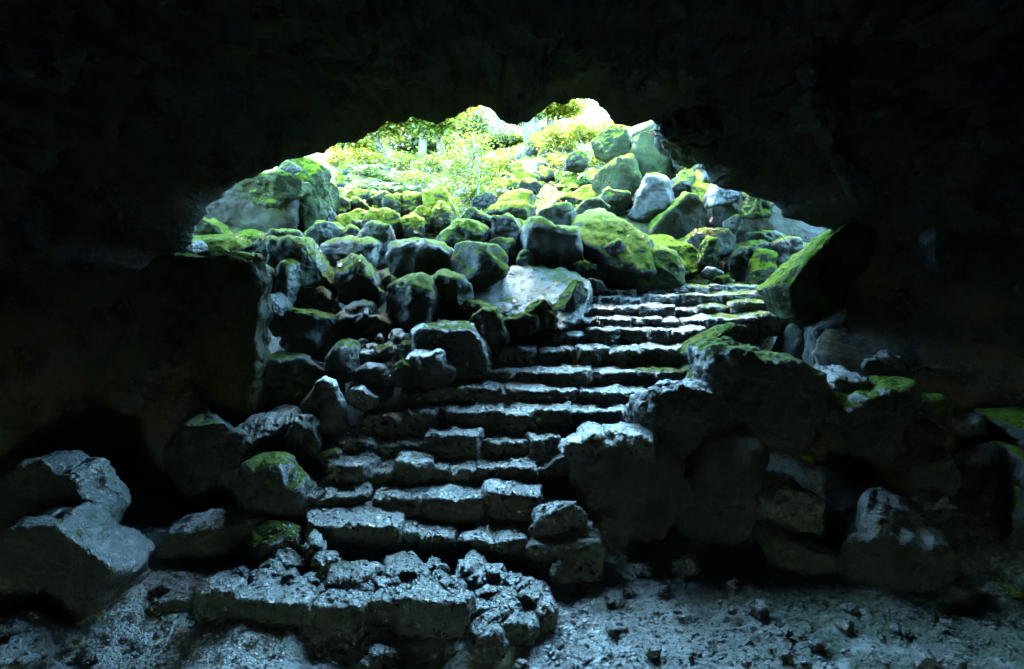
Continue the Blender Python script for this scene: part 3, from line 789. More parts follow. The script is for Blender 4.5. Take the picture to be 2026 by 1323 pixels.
 ('stone', 'small stone of the right wall foot left of the dull mossy stone', 6.4, .2, LM, {}, '1898,1200 1908,1172 1924,1160 1934,1180 1930,1202'),
 ('stone', 'pale stone half buried in the green floor at the bottom right', 5.2, .12, PALE, {}, '1808,1310 1814,1292 1832,1288 1842,1302 1838,1318 1818,1320'),
 ('stone', 'dark stone half buried beside the pale stone at the bottom right', 5.2, .15, LM, {}, '1848,1322 1856,1296 1884,1292 1906,1304 1908,1328'),
 ('rock_outcrop', 'rounded rock hanging from the roof right of the opening', 9.6, .4, PALE, dict(lean=-.2), '1574,232 1578,200 1592,180 1612,190 1628,230 1624,262 1596,262'),
 ('rock_outcrop', 'long upper rib of pale rock down the right wall beside the hanging round rock', 9.5, .35, PALE, {}, '1576,150 1592,138 1622,166 1652,205 1664,240 1655,292 1640,285 1626,232 1606,186'),
 ('rock_outcrop', 'lower rib of pale rock running down the right wall to the flared rock', 9.9, .35, PALE, {}, '1632,290 1648,296 1668,332 1694,366 1712,400 1704,422 1678,400 1652,352'),
 ('rock_outcrop', 'jagged greenish rock of the far right wall', 9.35, .45, PALE, dict(jag=1.5), '1815,520 1818,455 1832,450 1852,462 1870,490 1890,520 1880,552 1850,560'),
 ('rock_outcrop', 'pale crest of rock right of the jagged greenish rock on the far wall', 9.3, .4, PALE, dict(jag=1.3), '1892,540 1915,500 1945,480 1952,500 1925,535 1900,548'),
 ('rock_outcrop', 'dim layered outcrop of the roof at the right of the opening', 10.5, .6, LM, dict(jag=1.2), '1300,262 1330,232 1380,220 1420,235 1432,280 1400,318 1350,300'),
 ('boulder', 'dark wall of rock closing the recess under the right overhang', 13.7, .5, B, dict(e=8, lean=-.2), '1398,520 1402,390 1430,355 1500,355 1600,420 1720,440 1740,520 1600,540 1480,530'),
 # --- outside, in the light
 ('boulder', 'upright mossy block with a bright left rim in the sunlit row outside', 14.5, .35, MC, dict(e=3.4), '755,428 764,389 780,385 792,392 800,432 778,444'),
 ('boulder', 'dark-fronted square boulder right of the upright mossy block outside', 14.8, .45, MC, dict(e=4, cuts=3), '794,412 798,390 812,382 836,388 850,406 844,432 800,430'),
 ('boulder', 'tall mossy boulder with a pointed top in the middle of the sunlit row outside', 14.4, .5, MC, dict(lean=.3), '840,420 848,386 878,372 892,395 910,430 908,448 862,448'),
 ('rock_slab', 'dark flat-faced slab leaning on the front of the tall pointed mossy boulder', 13.8, .25, MC, dict(e=4, cuts=2), '852,446 857,416 874,399 889,414 896,446 872,450'),
 ('boulder', 'low broad mossy boulder in front of the upright mossy block outside', 13.6, .45, MC, {}, '722,458 738,418 768,418 796,434 808,460 764,468'),
 ('stone', 'pointed yellow-green stone right of the low broad mossy boulder outside', 13.5, .35, MC, {}, '790,466 800,440 814,422 832,436 840,462 815,470'),
 ('stone', 'pale mossy stone below the dark-fronted square boulder outside', 13.9, .3, MC, {}, '814,440 828,416 842,409 856,420 858,446 836,450'),
 ('stone', 'flat mossy stone near the left side of the bright slope', 14.4, .4, MC, dict(lean=.6), '672,448 684,424 704,414 722,422 732,446 700,454'),
 ('stone', 'round moss cushion stone at the far left of the bright slope', 15.2, .35, MC, {}, '692,414 700,398 712,393 724,402 728,416'),
 ('stone', 'yellow mossy stone beside the tall grey-green boulder at the left of the bright slope', 15.0, .4, MC, {}, '658,425 664,402 680,392 694,404 696,422'),
 ('stone', 'brownish stone in the row under the ferns at the left of the bright slope', 16.2, .4, MC, {}, '680,402 688,384 710,379 735,380 748,396 745,410'),
 ('stone', 'second brownish stone in the row under the ferns, right of the first', 16.0, .4, MC, {}, '738,404 746,384 762,380 774,390 772,408'),
 ('boulder', 'big rounded moss mound right of the thin twin-stemmed tree', 15.2, .6, MC, dict(lean=.4), '962,428 984,396 1006,378 1034,380 1050,400 1060,426 1010,434'),
 ('stone', 'low yellow moss cushion at the foot of the big rounded moss mound', 14.3, .4, MC, dict(lean=.5), '982,428 996,408 1024,402 1052,410 1060,428'),
 ('stone', 'flat mossy stone above the big rounded moss mound', 16.8, .4, MC, {}, '1020,378 1034,360 1056,356 1070,370 1064,382'),
 ('stone', 'dark-sided mossy stone at the foot of the thin twin-stemmed tree', 15.4, .3, SM, {}, '930,420 940,394 958,386 976,394 978,418'),
 ('boulder', 'long mossy bank of rock sloping up from the low wedge to the leaf-shaped slab', 15.8, .5, MC, dict(lean=.3), '1090,418 1112,396 1150,376 1180,362 1190,384 1160,404 1120,420'),
 ('boulder', 'mossy boulder under the bright shrub on the upper right slope', 18.0, .5, MC, {}, '1118,334 1126,310 1146,300 1160,312 1158,338'),
 ('stone', 'grey upright stone in the row left of the big rounded moss mound', 15.3, .35, SM, dict(e=3.4), '952,412 956,384 972,380 980,392 976,414'),
]

used_ids = {}
for idx, (nm, lab, d, T, mat, op, pl) in enumerate(ROCKS):
    pts = [tuple(float(q) for q in p.split(',')) for p in pl.split()]
    me, loc = rock_mesh(nm, pts, d, T, seed=idx, **op)
    o = link(nm, me, DRY.get(mat, mat) if d > 9.25 or 'ledge' in lab else mat, loc=loc)
    tag(o, lab, {'boulder': 'boulder', 'stone': 'stone', 'rock_slab': 'rock slab', 'rock_outcrop': 'rock outcrop'}[nm])

# ------------------------------------------------------------------ the stairs: every step a row of rough blocks
# (front edge distance, rise, label, [(x0, x1, y of the front top edge)...], mossy from x)
STEPS = [
 (5.55, .34, 'broken kerb of big dark blocks in front of the stairs', [(383, 470, 1172), (455, 615, 1192), (610, 728, 1202), (722, 935, 1190)], 9999, .2),
 (6.55, .34, 'lowest stone step with a smooth pale slab at its left end', [(575, 790, 1040), (785, 908, 1062), (903, 1042, 1068), (1036, 1195, 1076)], 9999, .55),
 (7.05, .30, 'second step from the floor, one long unbroken pale wet tread', [(582, 724, 980), (718, 842, 984), (836, 962, 992), (955, 1076, 978)], 9999, .5),
 (7.5, .26, 'third step from the floor with a deep uneven tread and a notched front', [(645, 735, 922), (730, 784, 934), (777, 856, 917), (850, 940, 928), (932, 1064, 932)], 9999, .5),
 (7.95, .26, 'fourth step from the floor with a raised square block in its middle', [(654, 742, 868), (738, 844, 880), (840, 954, 862), (950, 1050, 878), (1042, 1112, 868)], 9999, .5),
 (8.35, .25, 'fifth step from the floor with a small fern growing in its front', [(708, 806, 822), (800, 866, 818), (860, 998, 812), (993, 1068, 814), (1063, 1132, 812), (1126, 1262, 814)], 9999, .5),
 (8.75, .25, 'sixth step from the floor, the brightest straight tread, left of the black boulder', [(790, 902, 772), (896, 1000, 770), (996, 1152, 772), (1148, 1288, 776)], 9999, .5),
 (9.15, .24, 'seventh step from the floor with a mossy stone at its left end', [(888, 962, 737), (956, 1032, 736), (1026, 1178, 734), (1172, 1257, 736), (1252, 1304, 734), (1297, 1384, 736)], 1245, .5),
 (9.6, .25, 'eighth step from the floor, made of five large rounded blocks', [(988, 1062, 690), (1056, 1147, 693), (1140, 1208, 690), (1202, 1274, 693), (1270, 1374, 688)], 9999, .5),
 (10.0, .2, 'ninth step from the floor, meeting the mossy stone on the huge black block', [(1080, 1162, 662), (1158, 1226, 654), (1222, 1290, 652), (1284, 1337, 654), (1330, 1404, 652)], 9999, .5),
 (10.4, .2, 'tenth step from the floor with a mossy block at its right end', [(1020, 1104, 645), (1100, 1182, 633), (1178, 1250, 632), (1246, 1312, 631), (1306, 1347, 634), (1342, 1408, 632), (1402, 1502, 627), (1490, 1562, 622)], 1400, .5),
 (10.8, .18, 'eleventh step from the floor, ending right in a mossy tufted stone', [(1106, 1152, 607), (1148, 1272, 608), (1266, 1342, 606), (1336, 1388, 611), (1380, 1456, 607), (1450, 1552, 598)], 1400, .5),
 (11.2, .17, 'twelfth step from the floor, just below the topmost one', [(1130, 1172, 588), (1168, 1232, 590), (1226, 1282, 591), (1276, 1347, 586), (1340, 1432, 584), (1426, 1535, 580)], 1335, .5),
 (11.6, .16, 'topmost step with a flat green mossy block near its right end', [(1124, 1192, 576), (1186, 1262, 572), (1256, 1322, 572), (1314, 1412, 566), (1404, 1504, 567)], 1310, .5),
]
for si, (d, rise, lab, blocks, mossx, run) in enumerate(STEPS):
    xm = 0.5 * (blocks[0][0] + blocks[-1][1]); ym = np.mean([b[2] for b in blocks])
    root_p = PX(xm, ym, d)
    root = bpy.data.objects.new('stone_step' if si else 'stone_kerb', None)
    COL.objects.link(root)
    root.location = (root_p[0], d + run / 2, root_p[2] - rise)
    root.empty_display_size = 0.1
    tag(root, lab, 'step' if si else 'kerb', group='rough stone steps of the cave stairs' if si else None, kind='thing')
    for bi, (x0, x1, yt) in enumerate(blocks):
        rng = np.random.default_rng(si * 50 + bi)
        dd = d + rng.uniform(-.07, .07)
        pa, pb = PX(x0, yt, dd), PX(x1, yt, dd)
        w = (pb[0] - pa[0]) * 0.5 * 1.0
        zt = pa[2]
        hh = (rise + 0.12) / 2
        dep = (run + rng.uniform(.0, .16)) / 2
        pxs = 2 * w * F / d
        u, f = ico(6 if pxs > 70 else 5)
        e = rng.uniform(8.0, 14.0)
        m = (np.abs(u) ** e).sum(1) ** (-1 / e)
        v = u * m[:, None]
        for c in range(5):
            nrm = rng.normal(size=3); nrm[2] *= .55
            if nrm[1] < 0: nrm[2] *= .2
            nrm /= np.linalg.norm(nrm)
            pr = v @ nrm; h = pr.max() * rng.uniform(.8, .93)
            v = v - nrm * (np.maximum(pr - h, 0) * .95)[:, None]
        v = v * np.array([w, dep, hh])
        v = roughen(v, f, min(2 * w, .6), rng, 0.75, 0.75)
        v[:, 2] += v[:, 1] * rng.uniform(-.08, .06) + v[:, 0] * rng.uniform(-.05, .05)
        ya = rng.uniform(-.09, .09) * (2.0 if si == 0 else 1.0)
        v[:, 0] *= .97 if si else .93
        v[:, 0], v[:, 1] = v[:, 0] * math.cos(ya) - v[:, 1] * math.sin(ya), v[:, 0] * math.sin(ya) + v[:, 1] * math.cos(ya)
        cx_, cy_, cz_ = (pa[0] + pb[0]) / 2, dd + dep, zt - hh
        v += np.array([cx_ - root.location.x, cy_ - root.location.y, cz_ - root.location.z])
        me = mesh_from('step_block', v, f)
        link('step_block', me, STEPG if 0.5 * (x0 + x1) > mossx else STEPM, parent=root)

# ------------------------------------------------------------------ rubble in front of the lowest step
def small_stone(px, py, d, wpx, hpx, seed, mat, nm='stone'):
    rng = np.random.default_rng(seed)
    n = 8
    pts = []
    for k in range(n):
        a = 2 * math.pi * k / n + rng.uniform(-.25, .25)
        r = rng.uniform(.8, 1.08)
        pts.append((px + math.cos(a) * wpx / 2 * r, py + math.sin(a) * hpx / 2 * r))
    T = wpx / F * d * rng.uniform(.35, .55)
    me, loc = rock_mesh(nm, pts, d, T, e=2.8, cuts=5, seed=seed, jag=1.0, lean=rng.uniform(.1, .7))
    return link(nm, me, mat, loc=loc)


RUB = [(622, 1092, 6.35, 44, 46), (640, 1128, 6.15, 60, 44), (560, 1112, 6.4, 50, 26), (590, 1128, 6.25, 44, 26), (686, 1152, 6.0, 100, 40), (730, 1142, 6.1, 46, 30),
       (798, 1142, 6.15, 104, 40), (768, 1170, 5.95, 52, 38), (845, 1174, 5.95, 92, 36), (930, 1144, 6.15, 56, 46), (770, 1192, 5.8, 70, 22), (700, 1182, 5.85, 40, 20),
       (575, 1152, 6.0, 36, 24), (600, 1168, 5.9, 46, 22), (980, 1142, 6.2, 50, 30), (1010, 1160, 6.1, 40, 26), (640, 1180, 5.85, 44, 26), (870, 1150, 6.1, 34, 22), (545, 1142, 6.1, 40, 26),
       (960, 1180, 5.9, 44, 24), (1060, 1190, 5.9, 60, 36), (1030, 1245, 5.55, 70, 40), (965, 1262, 5.45, 80, 66), (1000, 1240, 5.55, 64, 60), (900, 1290, 5.35, 44, 30), (745, 1278, 5.4, 46, 36),
       (760, 1302, 5.25, 60, 30), (735, 1318, 5.2, 44, 24), (1110, 1130, 6.35, 40, 22), (1075, 1215, 5.75, 50, 26), (530, 1128, 6.2, 34, 20), (510, 1150, 6.1, 40, 20), (470, 1140, 6.2, 44, 22),
       (430, 1158, 6.0, 70, 24), (520, 1162, 5.95, 60, 24), (615, 1160, 6.0, 44, 26), (715, 1168, 5.9, 50, 22), (830, 1140, 6.2, 40, 24), (890, 1170, 5.95, 56, 30), (660, 1126, 6.3, 44, 22), (780, 1120, 6.35, 50, 22),
       (860, 1126, 6.3, 46, 22), (940, 1116, 6.4, 40, 20), (960, 1210, 5.7, 50, 30), (1000, 1195, 5.8, 56, 26), (1040, 1165, 6.05, 44, 22), (560, 1180, 5.85, 44, 20)]
for i, (px, py, d, w, h) in enumerate(RUB):
    o = small_stone(px, py, d, w * 1.15, h + 16, 900 + i, STEPM if i % 4 else LM)
    tag(o, 'small wet stone in the rubble heap before the lowest step', 'stone', group='rubble stones before the lowest step')

LRUB = [(712, 684, 9.3, 30, 24), (735, 690, 9.2, 26, 18), (760, 698, 9.2, 44, 26), (790, 672, 9.4, 40, 34), (752, 674, 9.4, 24, 20), (805, 690, 9.2, 36, 26), (728, 705, 9.1, 36, 22), (770, 688, 9.3, 22, 18),
        (655, 905, 7.7, 40, 34), (700, 770, 8.7, 24, 18), (782, 690, 9.3, 30, 20), (820, 672, 9.5, 28, 26)]
for i, (px, py, d, w, h) in enumerate(LRUB):
    o = small_stone(px, py, d, w, h + 8, 960 + i, (LM, STEPM, SM)[i % 3])
    tag(o, 'small damp stone in the rubble left of the flat-topped slab', 'stone', group='small stones left of the middle steps')

RRUB = [(1545, 612, 10.8, 34, 24), (1568, 608, 10.8, 26, 20), (1590, 606, 10.8, 24, 20), (1572, 632, 10.3, 28, 18), (1595, 636, 10.2, 30, 16), (1648, 668, 9.8, 34, 26), (1632, 660, 9.9, 14, 14), (1690, 672, 9.8, 16, 10),
        (1620, 690, 9.7, 40, 22), (1440, 815, 8.4, 40, 40), (1420, 800, 8.5, 30, 30), (1700, 945, 8.0, 50, 20), (1600, 905, 8.0, 30, 16), (1500, 888, 8.0, 40, 14), (1560, 1120, 6.9, 30, 20)]
for i, (px, py, d, w, h) in enumerate(RRUB):
    o = small_stone(px, py, d, w, h + 6, 990 + i, (GREY, LM, GREY)[i % 3])
    tag(o, 'small pale stone scattered in the dark right of the stairs', 'stone', group='small stones in the dark right of the stairs')

rng = np.random.default_rng(515)
k_ = 0
for i in range(60):
    px, py = rng.uniform(60, 1900), rng.uniform(1215, 1318)
    if i % 3 == 0: px, py = rng.uniform(1180, 1700), rng.uniform(1110, 1250)
    dd = 3.0 * F / (py - HY) * .985
    wpx = math.exp(rng.normal() * .4) * 22
    o = small_stone(px, py, dd, wpx, wpx * rng.uniform(.5, .8), 1200 + i, (STEPM, LM, PALE)[i % 3])
    tag(o, 'small loose stone lying on the grit of the cave floor', 'stone', group='loose stones on the cave floor')

# ------------------------------------------------------------------ small mossy stones all over the slope outside (copies of five kinds)
def lump(seed, sub=4):
    rng = np.random.default_rng(seed)
    u, f = ico(sub)
    v = u.copy()
    for c in range(14):
        nrm = rng.normal(size=3); nrm /= np.linalg.norm(nrm)
        pr = v @ nrm; h = pr.max() * rng.uniform(.5, .8)
        v = v - nrm * (np.maximum(pr - h, 0) * .97)[:, None]
    v = roughen(v * np.array([.55, .5, .42]), f, .8, rng, .7, 1.4)
    v[:, 2] -= v[:, 2].min()
    return mesh_from('mossy_stone', v, f)


protos = []
for k in range(5):
    me = lump(300 + k)
    me.materials.append((MC, MC, MC, MO, MC)[k])
    protos.append(me)
# (photo pixel region, distance range, count, size range)
rng = np.random.default_rng(77)
spots = []
for (x0, x1, y0, y1, d0, d1, n, s0, s1) in [(660, 760, 372, 402, 16, 19, 12, .25, .55), (985, 1170, 300, 372, 17, 24, 42, .25, .75), (880, 970, 372, 405, 15.5, 18, 10, .3, .6), (1120, 1240, 340, 392, 15.5, 18.5, 14, .25, .6),
                                           (940, 1070, 418, 438, 13.2, 14, 10, .25, .5), (700, 880, 430, 468, 13, 14.2, 12, .2, .4), (1050, 1130, 255, 300, 23, 27, 10, .4, .9), (780, 880, 385, 398, 15.5, 17, 8, .3, .5)]:
    for i in range(n):
        px, d = rng.uniform(x0, x1), rng.uniform(d0, d1)
        spots.append(((px - CX) / F * d, d, rng.uniform(s0, s1)))
for i, (x, y, s) in enumerate(spots):
    o = bpy.data.objects.new('mossy_stone', protos[i % 5])
    COL.objects.link(o)
    o.location = (x, y, float(ground_z(x, y)[0]) - 0.08 * s)
    o.scale = (s * rng.uniform(.9, 1.5), s * rng.uniform(.9, 1.3), s * rng.uniform(.8, 1.3))
    o.rotation_euler = (rng.uniform(-.2, .2), rng.uniform(-.2, .2), rng.uniform(0, 6.28))
    tag(o, 'small moss-covered stone among many on the bright slope outside', 'stone', group='small mossy stones on the slope outside')

# ------------------------------------------------------------------ leaves, shrubs, ferns, trees
def leaves_mesh(name, pos, size, rng, up=0.5, droop=0.0, aspect=.5):
    """one folded diamond leaf at every position"""
    n = len(pos)
    size = np.broadcast_to(size, (n,))[:, None] * rng.uniform(.7, 1.3, (n, 1))
    ax = rng.normal(size=(n, 3)); ax[:, 2] = ax[:, 2] * .5 - droop
    ax /= np.linalg.norm(ax, axis=1)[:, None]
    nr = rng.normal(size=(n, 3)); nr[:, 2] += up * 2
    sd = np.cross(ax, nr); sd /= np.linalg.norm(sd, axis=1)[:, None] + 1e-9
    nr = np.cross(sd, ax)
    b = pos - ax * size * .5
    tp = pos + ax * size * .5
    l = pos + sd * size * aspect * .5 + nr * size * .1
    r = pos - sd * size * aspect * .5 + nr * size * .1
    v = np.stack([b, l, tp, r], axis=1).reshape(-1, 3)
    i = np.arange(n) * 4
    f = np.concatenate([np.stack([i, i + 1, i + 2], axis=1), np.stack([i, i + 2, i + 3], axis=1)])
    return mesh_from(name, v, f, smooth=False)


def clump_points(rng, c, r, n, k, spread=.28, hollow=.5):
    """points in k uneven clumps spread through an ellipsoid"""
    cc = rng.normal(size=(k, 3)); cc /= np.linalg.norm(cc, axis=1)[:, None]
    cc *= rng.uniform(hollow, 1.0, (k, 1))
    wt = rng.uniform(.3, 1.6, k); wt /= wt.sum()
    which = rng.choice(k, n, p=wt)
    sp = rng.uniform(.6, 1.4, k)[which][:, None] * spread
    p = cc[which] + rng.normal(size=(n, 3)) * sp * np.array([1, 1, .6])
    return c + p * r, c + cc * r


def tube(path, radii, seg=7):
    path = np.asarray(path, float)
    n = len(path)
    tg = np.gradient(path, axis=0); tg /= np.linalg.norm(tg, axis=1)[:, None] + 1e-9
    ref = np.array([0.3, 1, 0.1])
    a = np.cross(tg, ref); a /= np.linalg.norm(a, axis=1)[:, None] + 1e-9
    b = np.cross(tg, a)
    th = np.linspace(0, 2 * math.pi, seg, endpoint=False)
    r = np.asarray(radii, float)[:, None, None]
    v = path[:, None] + r * (np.cos(th)[None, :, None] * a[:, None] + np.sin(th)[None, :, None] * b[:, None])
    v = v.reshape(-1, 3)
    i = (np.arange(n - 1)[:, None] * seg + np.arange(seg)[None]).ravel()
    j = (np.arange(n - 1)[:, None] * seg + (np.arange(seg)[None] + 1) % seg).ravel()
    f = np.stack([i, j, j + seg, i + seg], axis=1)
    return v, f


def tubes_mesh(name, tubes):
    V, Fc, o = [], [], 0
    for v, f in tubes:
        V.append(v); Fc.append(f + o); o += len(v)
    return mesh_from(name, np.concatenate(V), np.concatenate(Fc))


def bent(p0, p1, rng, n=9, wob=.05):
    t = np.linspace(0, 1, n)[:, None]
    p0 = np.asarray(p0, float); p1 = np.asarray(p1, float)
    L = np.linalg.norm(p1 - p0)
    w = np.cumsum(rng.normal(size=(n, 3)) * wob * L / n ** .5, axis=0)
    w -= t * w[-1]
    return p0 + (p1 - p0) * t + w


def make_tree(label, px, d, lean_px, top_z, rad, crown_c, crown_r, nleaf, leaf, seed, mat, group=None, bark=BARK, k=26, over=None):
    rng = np.random.default_rng(seed)
    x = (px - CX) / F * d
    z0 = float(ground_z(x, d)[0]) - .15
    root = bpy.data.objects.new('tree', None); COL.objects.link(root)
    root.location = (x, d, z0); root.empty_display_size = .2
    if d > 20: nleaf = int(nleaf * 1.8); leaf *= 1.25
    tag(root, label, 'tree', group=group)
    top = np.array([lean_px / F * d, rng.uniform(-.3, .3), top_z - z0])
    path = bent((0, 0, 0), top, rng, 12, .06)
    tb = [tube(path, rad * (1 - .7 * np.linspace(0, 1, 12)) * (1 + .35 * np.exp(-np.linspace(0, 12, 12))))]
    cc = np.array([(crown_c[0] - CX) / F * d - x, rng.uniform(-.4, .4), EYE - (crown_c[1] - HY) / F * d - z0])
    rr = np.array([crown_r[0] / F * d, crown_r[0] / F * d * .9, crown_r[1] / F * d])
    pts, cen = clump_points(rng, cc, rr, nleaf, k)
    for q in cen[:14]:
        s = path[int(rng.integers(5, 11))]
        tb.append(tube(bent(s, q, rng, 7, .08), rad * .35 * (1 - .8 * np.linspace(0, 1, 7)), 5))
    link('trunk', tubes_mesh('trunk', tb), bark, parent=root)
    link('crown', leaves_mesh('crown', pts, leaf, rng, .5, .25), mat, parent=root)
    if over:                      # unseen crown and limbs added to shade the slope and cave mouth
        ox, oy, oz, orx, ory, orz, n2 = over
        c2 = np.array([ox - x, oy - d, oz - z0])
        p2, q2 = clump_points(rng, c2, np.array([orx, ory, orz]), n2, 40, .25, .2)
        link('added_shade_crown', leaves_mesh('added_shade_crown', p2, .36, rng, .8, .2), mat, parent=root)
        link('added_shade_limb', tubes_mesh('added_shade_limb', [tube(bent(path[9], q, rng, 8, .06), .07 * (1 - .8 * np.linspace(0, 1, 8)), 5) for q in q2[:16]]), bark, parent=root)
    return root


# the wood behind the top of the slope
WOOD = [
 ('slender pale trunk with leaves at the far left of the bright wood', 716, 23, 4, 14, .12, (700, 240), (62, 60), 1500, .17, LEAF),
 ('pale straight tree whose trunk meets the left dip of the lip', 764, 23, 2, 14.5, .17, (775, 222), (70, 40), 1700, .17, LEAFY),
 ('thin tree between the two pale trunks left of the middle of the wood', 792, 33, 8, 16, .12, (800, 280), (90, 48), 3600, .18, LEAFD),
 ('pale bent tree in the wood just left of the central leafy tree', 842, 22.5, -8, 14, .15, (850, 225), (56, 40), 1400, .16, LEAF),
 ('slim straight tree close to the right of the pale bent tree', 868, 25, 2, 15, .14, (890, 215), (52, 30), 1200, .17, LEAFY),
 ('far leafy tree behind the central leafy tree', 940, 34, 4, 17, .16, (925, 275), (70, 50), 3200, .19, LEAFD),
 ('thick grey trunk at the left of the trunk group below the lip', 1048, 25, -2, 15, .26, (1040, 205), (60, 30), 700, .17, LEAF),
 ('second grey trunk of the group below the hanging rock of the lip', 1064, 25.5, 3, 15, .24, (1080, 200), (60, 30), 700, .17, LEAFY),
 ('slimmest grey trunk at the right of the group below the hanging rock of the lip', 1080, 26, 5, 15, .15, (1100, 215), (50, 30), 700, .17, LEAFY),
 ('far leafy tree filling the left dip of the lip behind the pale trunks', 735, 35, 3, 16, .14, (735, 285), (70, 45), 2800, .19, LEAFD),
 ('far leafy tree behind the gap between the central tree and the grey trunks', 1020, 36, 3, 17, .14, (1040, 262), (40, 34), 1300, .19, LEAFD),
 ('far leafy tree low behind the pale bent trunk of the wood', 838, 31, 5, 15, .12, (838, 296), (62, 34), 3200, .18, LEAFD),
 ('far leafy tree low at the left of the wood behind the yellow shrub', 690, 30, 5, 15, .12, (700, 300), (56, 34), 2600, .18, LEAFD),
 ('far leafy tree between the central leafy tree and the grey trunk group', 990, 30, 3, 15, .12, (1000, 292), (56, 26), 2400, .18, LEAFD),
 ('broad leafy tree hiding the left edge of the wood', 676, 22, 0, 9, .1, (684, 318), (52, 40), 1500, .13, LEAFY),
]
for i, (lab, px, d, ln, tz, rad, cc, cr, nl, ls, mt) in enumerate(WOOD):
    make_tree(lab, px, d, ln, tz, rad, cc, cr, nl, ls, 40 + i, mt, group='trees of the wood outside', over={1: (-6, 15.5, 15.5, 4, 3.2, 1.3, 5200), 3: (-.5, 16, 16, 4, 3.4, 1.3, 5200), 6: (5.5, 16, 16, 4.2, 3.4, 1.4, 5200)}.get(i))  # over: added canopies out of view, cutting the skylight from above
make_tree('small leafy tree with thin forked stems growing among rocks in mid slope', 948, 15.6, -12, 6.2, .035, (925, 322), (62, 74), 2600, .085, 71, LEAF, bark=TWIG, k=44)


def make_shrub(label, px, py, d, rx, rz, n, leaf, seed, mat):
    rng = np.random.default_rng(seed)
    x = (px - CX) / F * d
    z0 = float(ground_z(x, d)[0]) - .05
    root = bpy.data.objects.new('shrub', None); COL.objects.link(root)
    root.location = (x, d, z0); root.empty_display_size = .2
    tag(root, label, 'shrub', group='shrubs on the slope outside')
    rr = np.array([rx / F * d, rx / F * d * .9, rz / F * d])
    cz = max(EYE - (py - HY) / F * d - z0, rr[2] * .6)
    pts, cen = clump_points(rng, np.array([0, 0, cz]), rr, n, 22, .3, .3)
    tb = [tube(bent((rng.uniform(-.06, .06), rng.uniform(-.06, .06), 0), q, rng, 6, .08), .016 * (1 - .7 * np.linspace(0, 1, 6)), 5) for q in cen[:12]]
    link('stems', tubes_mesh('stems', tb), TWIG, parent=root)
    link('foliage', leaves_mesh('foliage', pts, leaf, rng, .7, .15), mat, parent=root)


SHRUBS = [
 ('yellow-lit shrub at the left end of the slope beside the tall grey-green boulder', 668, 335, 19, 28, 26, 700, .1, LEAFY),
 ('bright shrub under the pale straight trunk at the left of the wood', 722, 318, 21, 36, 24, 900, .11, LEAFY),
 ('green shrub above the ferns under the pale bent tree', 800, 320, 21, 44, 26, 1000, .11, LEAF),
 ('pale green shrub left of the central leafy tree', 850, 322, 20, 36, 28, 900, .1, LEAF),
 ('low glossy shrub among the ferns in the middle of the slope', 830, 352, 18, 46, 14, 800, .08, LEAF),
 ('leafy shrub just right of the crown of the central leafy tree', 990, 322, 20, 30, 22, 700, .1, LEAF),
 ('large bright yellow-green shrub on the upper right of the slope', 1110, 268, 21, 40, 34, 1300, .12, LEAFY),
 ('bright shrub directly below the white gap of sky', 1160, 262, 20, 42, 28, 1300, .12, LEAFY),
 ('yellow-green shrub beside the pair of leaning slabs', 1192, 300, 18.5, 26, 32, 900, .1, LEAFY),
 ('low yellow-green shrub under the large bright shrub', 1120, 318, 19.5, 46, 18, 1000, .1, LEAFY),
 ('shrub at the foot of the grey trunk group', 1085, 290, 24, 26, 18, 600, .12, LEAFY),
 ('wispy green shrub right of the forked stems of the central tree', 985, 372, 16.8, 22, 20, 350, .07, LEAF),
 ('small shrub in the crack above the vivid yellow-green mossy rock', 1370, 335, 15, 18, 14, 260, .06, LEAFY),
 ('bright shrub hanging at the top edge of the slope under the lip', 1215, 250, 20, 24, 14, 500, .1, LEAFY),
]
for i, (lab, px, py, d, rx, rz, n, lf, mt) in enumerate(SHRUBS):
    make_shrub(lab, px, py, d, rx, rz, n, lf, 140 + i, mt)


def fern_mesh(seed, L=.55, nf=9, tall=.6):
    rng = np.random.default_rng(seed)
    V, Fc = [], []
    for k in range(nf):
        a = 2 * math.pi * k / nf + rng.uniform(-.3, .3)
        l = L * rng.uniform(.7, 1.15)
        t = np.linspace(0, 1, 12)
        rad = l * t ** 0.9
        h = l * tall * rng.uniform(.8, 1.2) * (1.7 * t - 1.5 * t * t)
        c = np.stack([np.cos(a) * rad, np.sin(a) * rad, h], axis=1)
        side = np.array([-math.sin(a), math.cos(a), 0])
        fw = np.array([math.cos(a), math.sin(a), 0])
        for q in range(1, 12):
            w = l * .24 * math.sin(math.pi * min(1, (q + .8) / 12.6)) + .01
            for s in (-1, 1):
                b = c[q - 1] * .35 + c[q] * .65
                i = len(V)
                V += [c[q - 1], b + side * s * w + fw * w * .35 - np.array([0, 0, w * .25]), c[q]]
                Fc.append((i, i + 1, i + 2) if s > 0 else (i, i + 2, i + 1))
    return mesh_from('fern', np.array(V), np.array(Fc), smooth=False)


fproto = [fern_mesh(1), fern_mesh(2, .6, 8, .8), fern_mesh(3, .45, 10, .5)]
for m_ in fproto: m_.materials.append(FERN)
rng = np.random.default_rng(31)
for i in range(80):
    reg = [(668, 880, 16, 20.5)] * 5 + [(1040, 1200, 16.5, 22)] * 2 + [(900, 1040, 16.5, 21)]
    x0, x1, d0, d1 = reg[int(rng.integers(len(reg)))]
    d = rng.uniform(d0, d1); x = (rng.uniform(x0, x1) - CX) / F * d
    o = bpy.data.objects.new('fern', fproto[i % 3]); COL.objects.link(o)
    s = rng.uniform(.6, 1.15)
    o.scale = (s, s, s)
    o.location = (x, d, float(ground_z(x, d)[0]) + .02)
    o.rotation_euler = (rng.uniform(-.15, .15), rng.uniform(-.15, .15), rng.uniform(0, 6.28))
    tag(o, 'green fern among the many growing on the slope outside', 'fern', group='ferns on the slope outside')

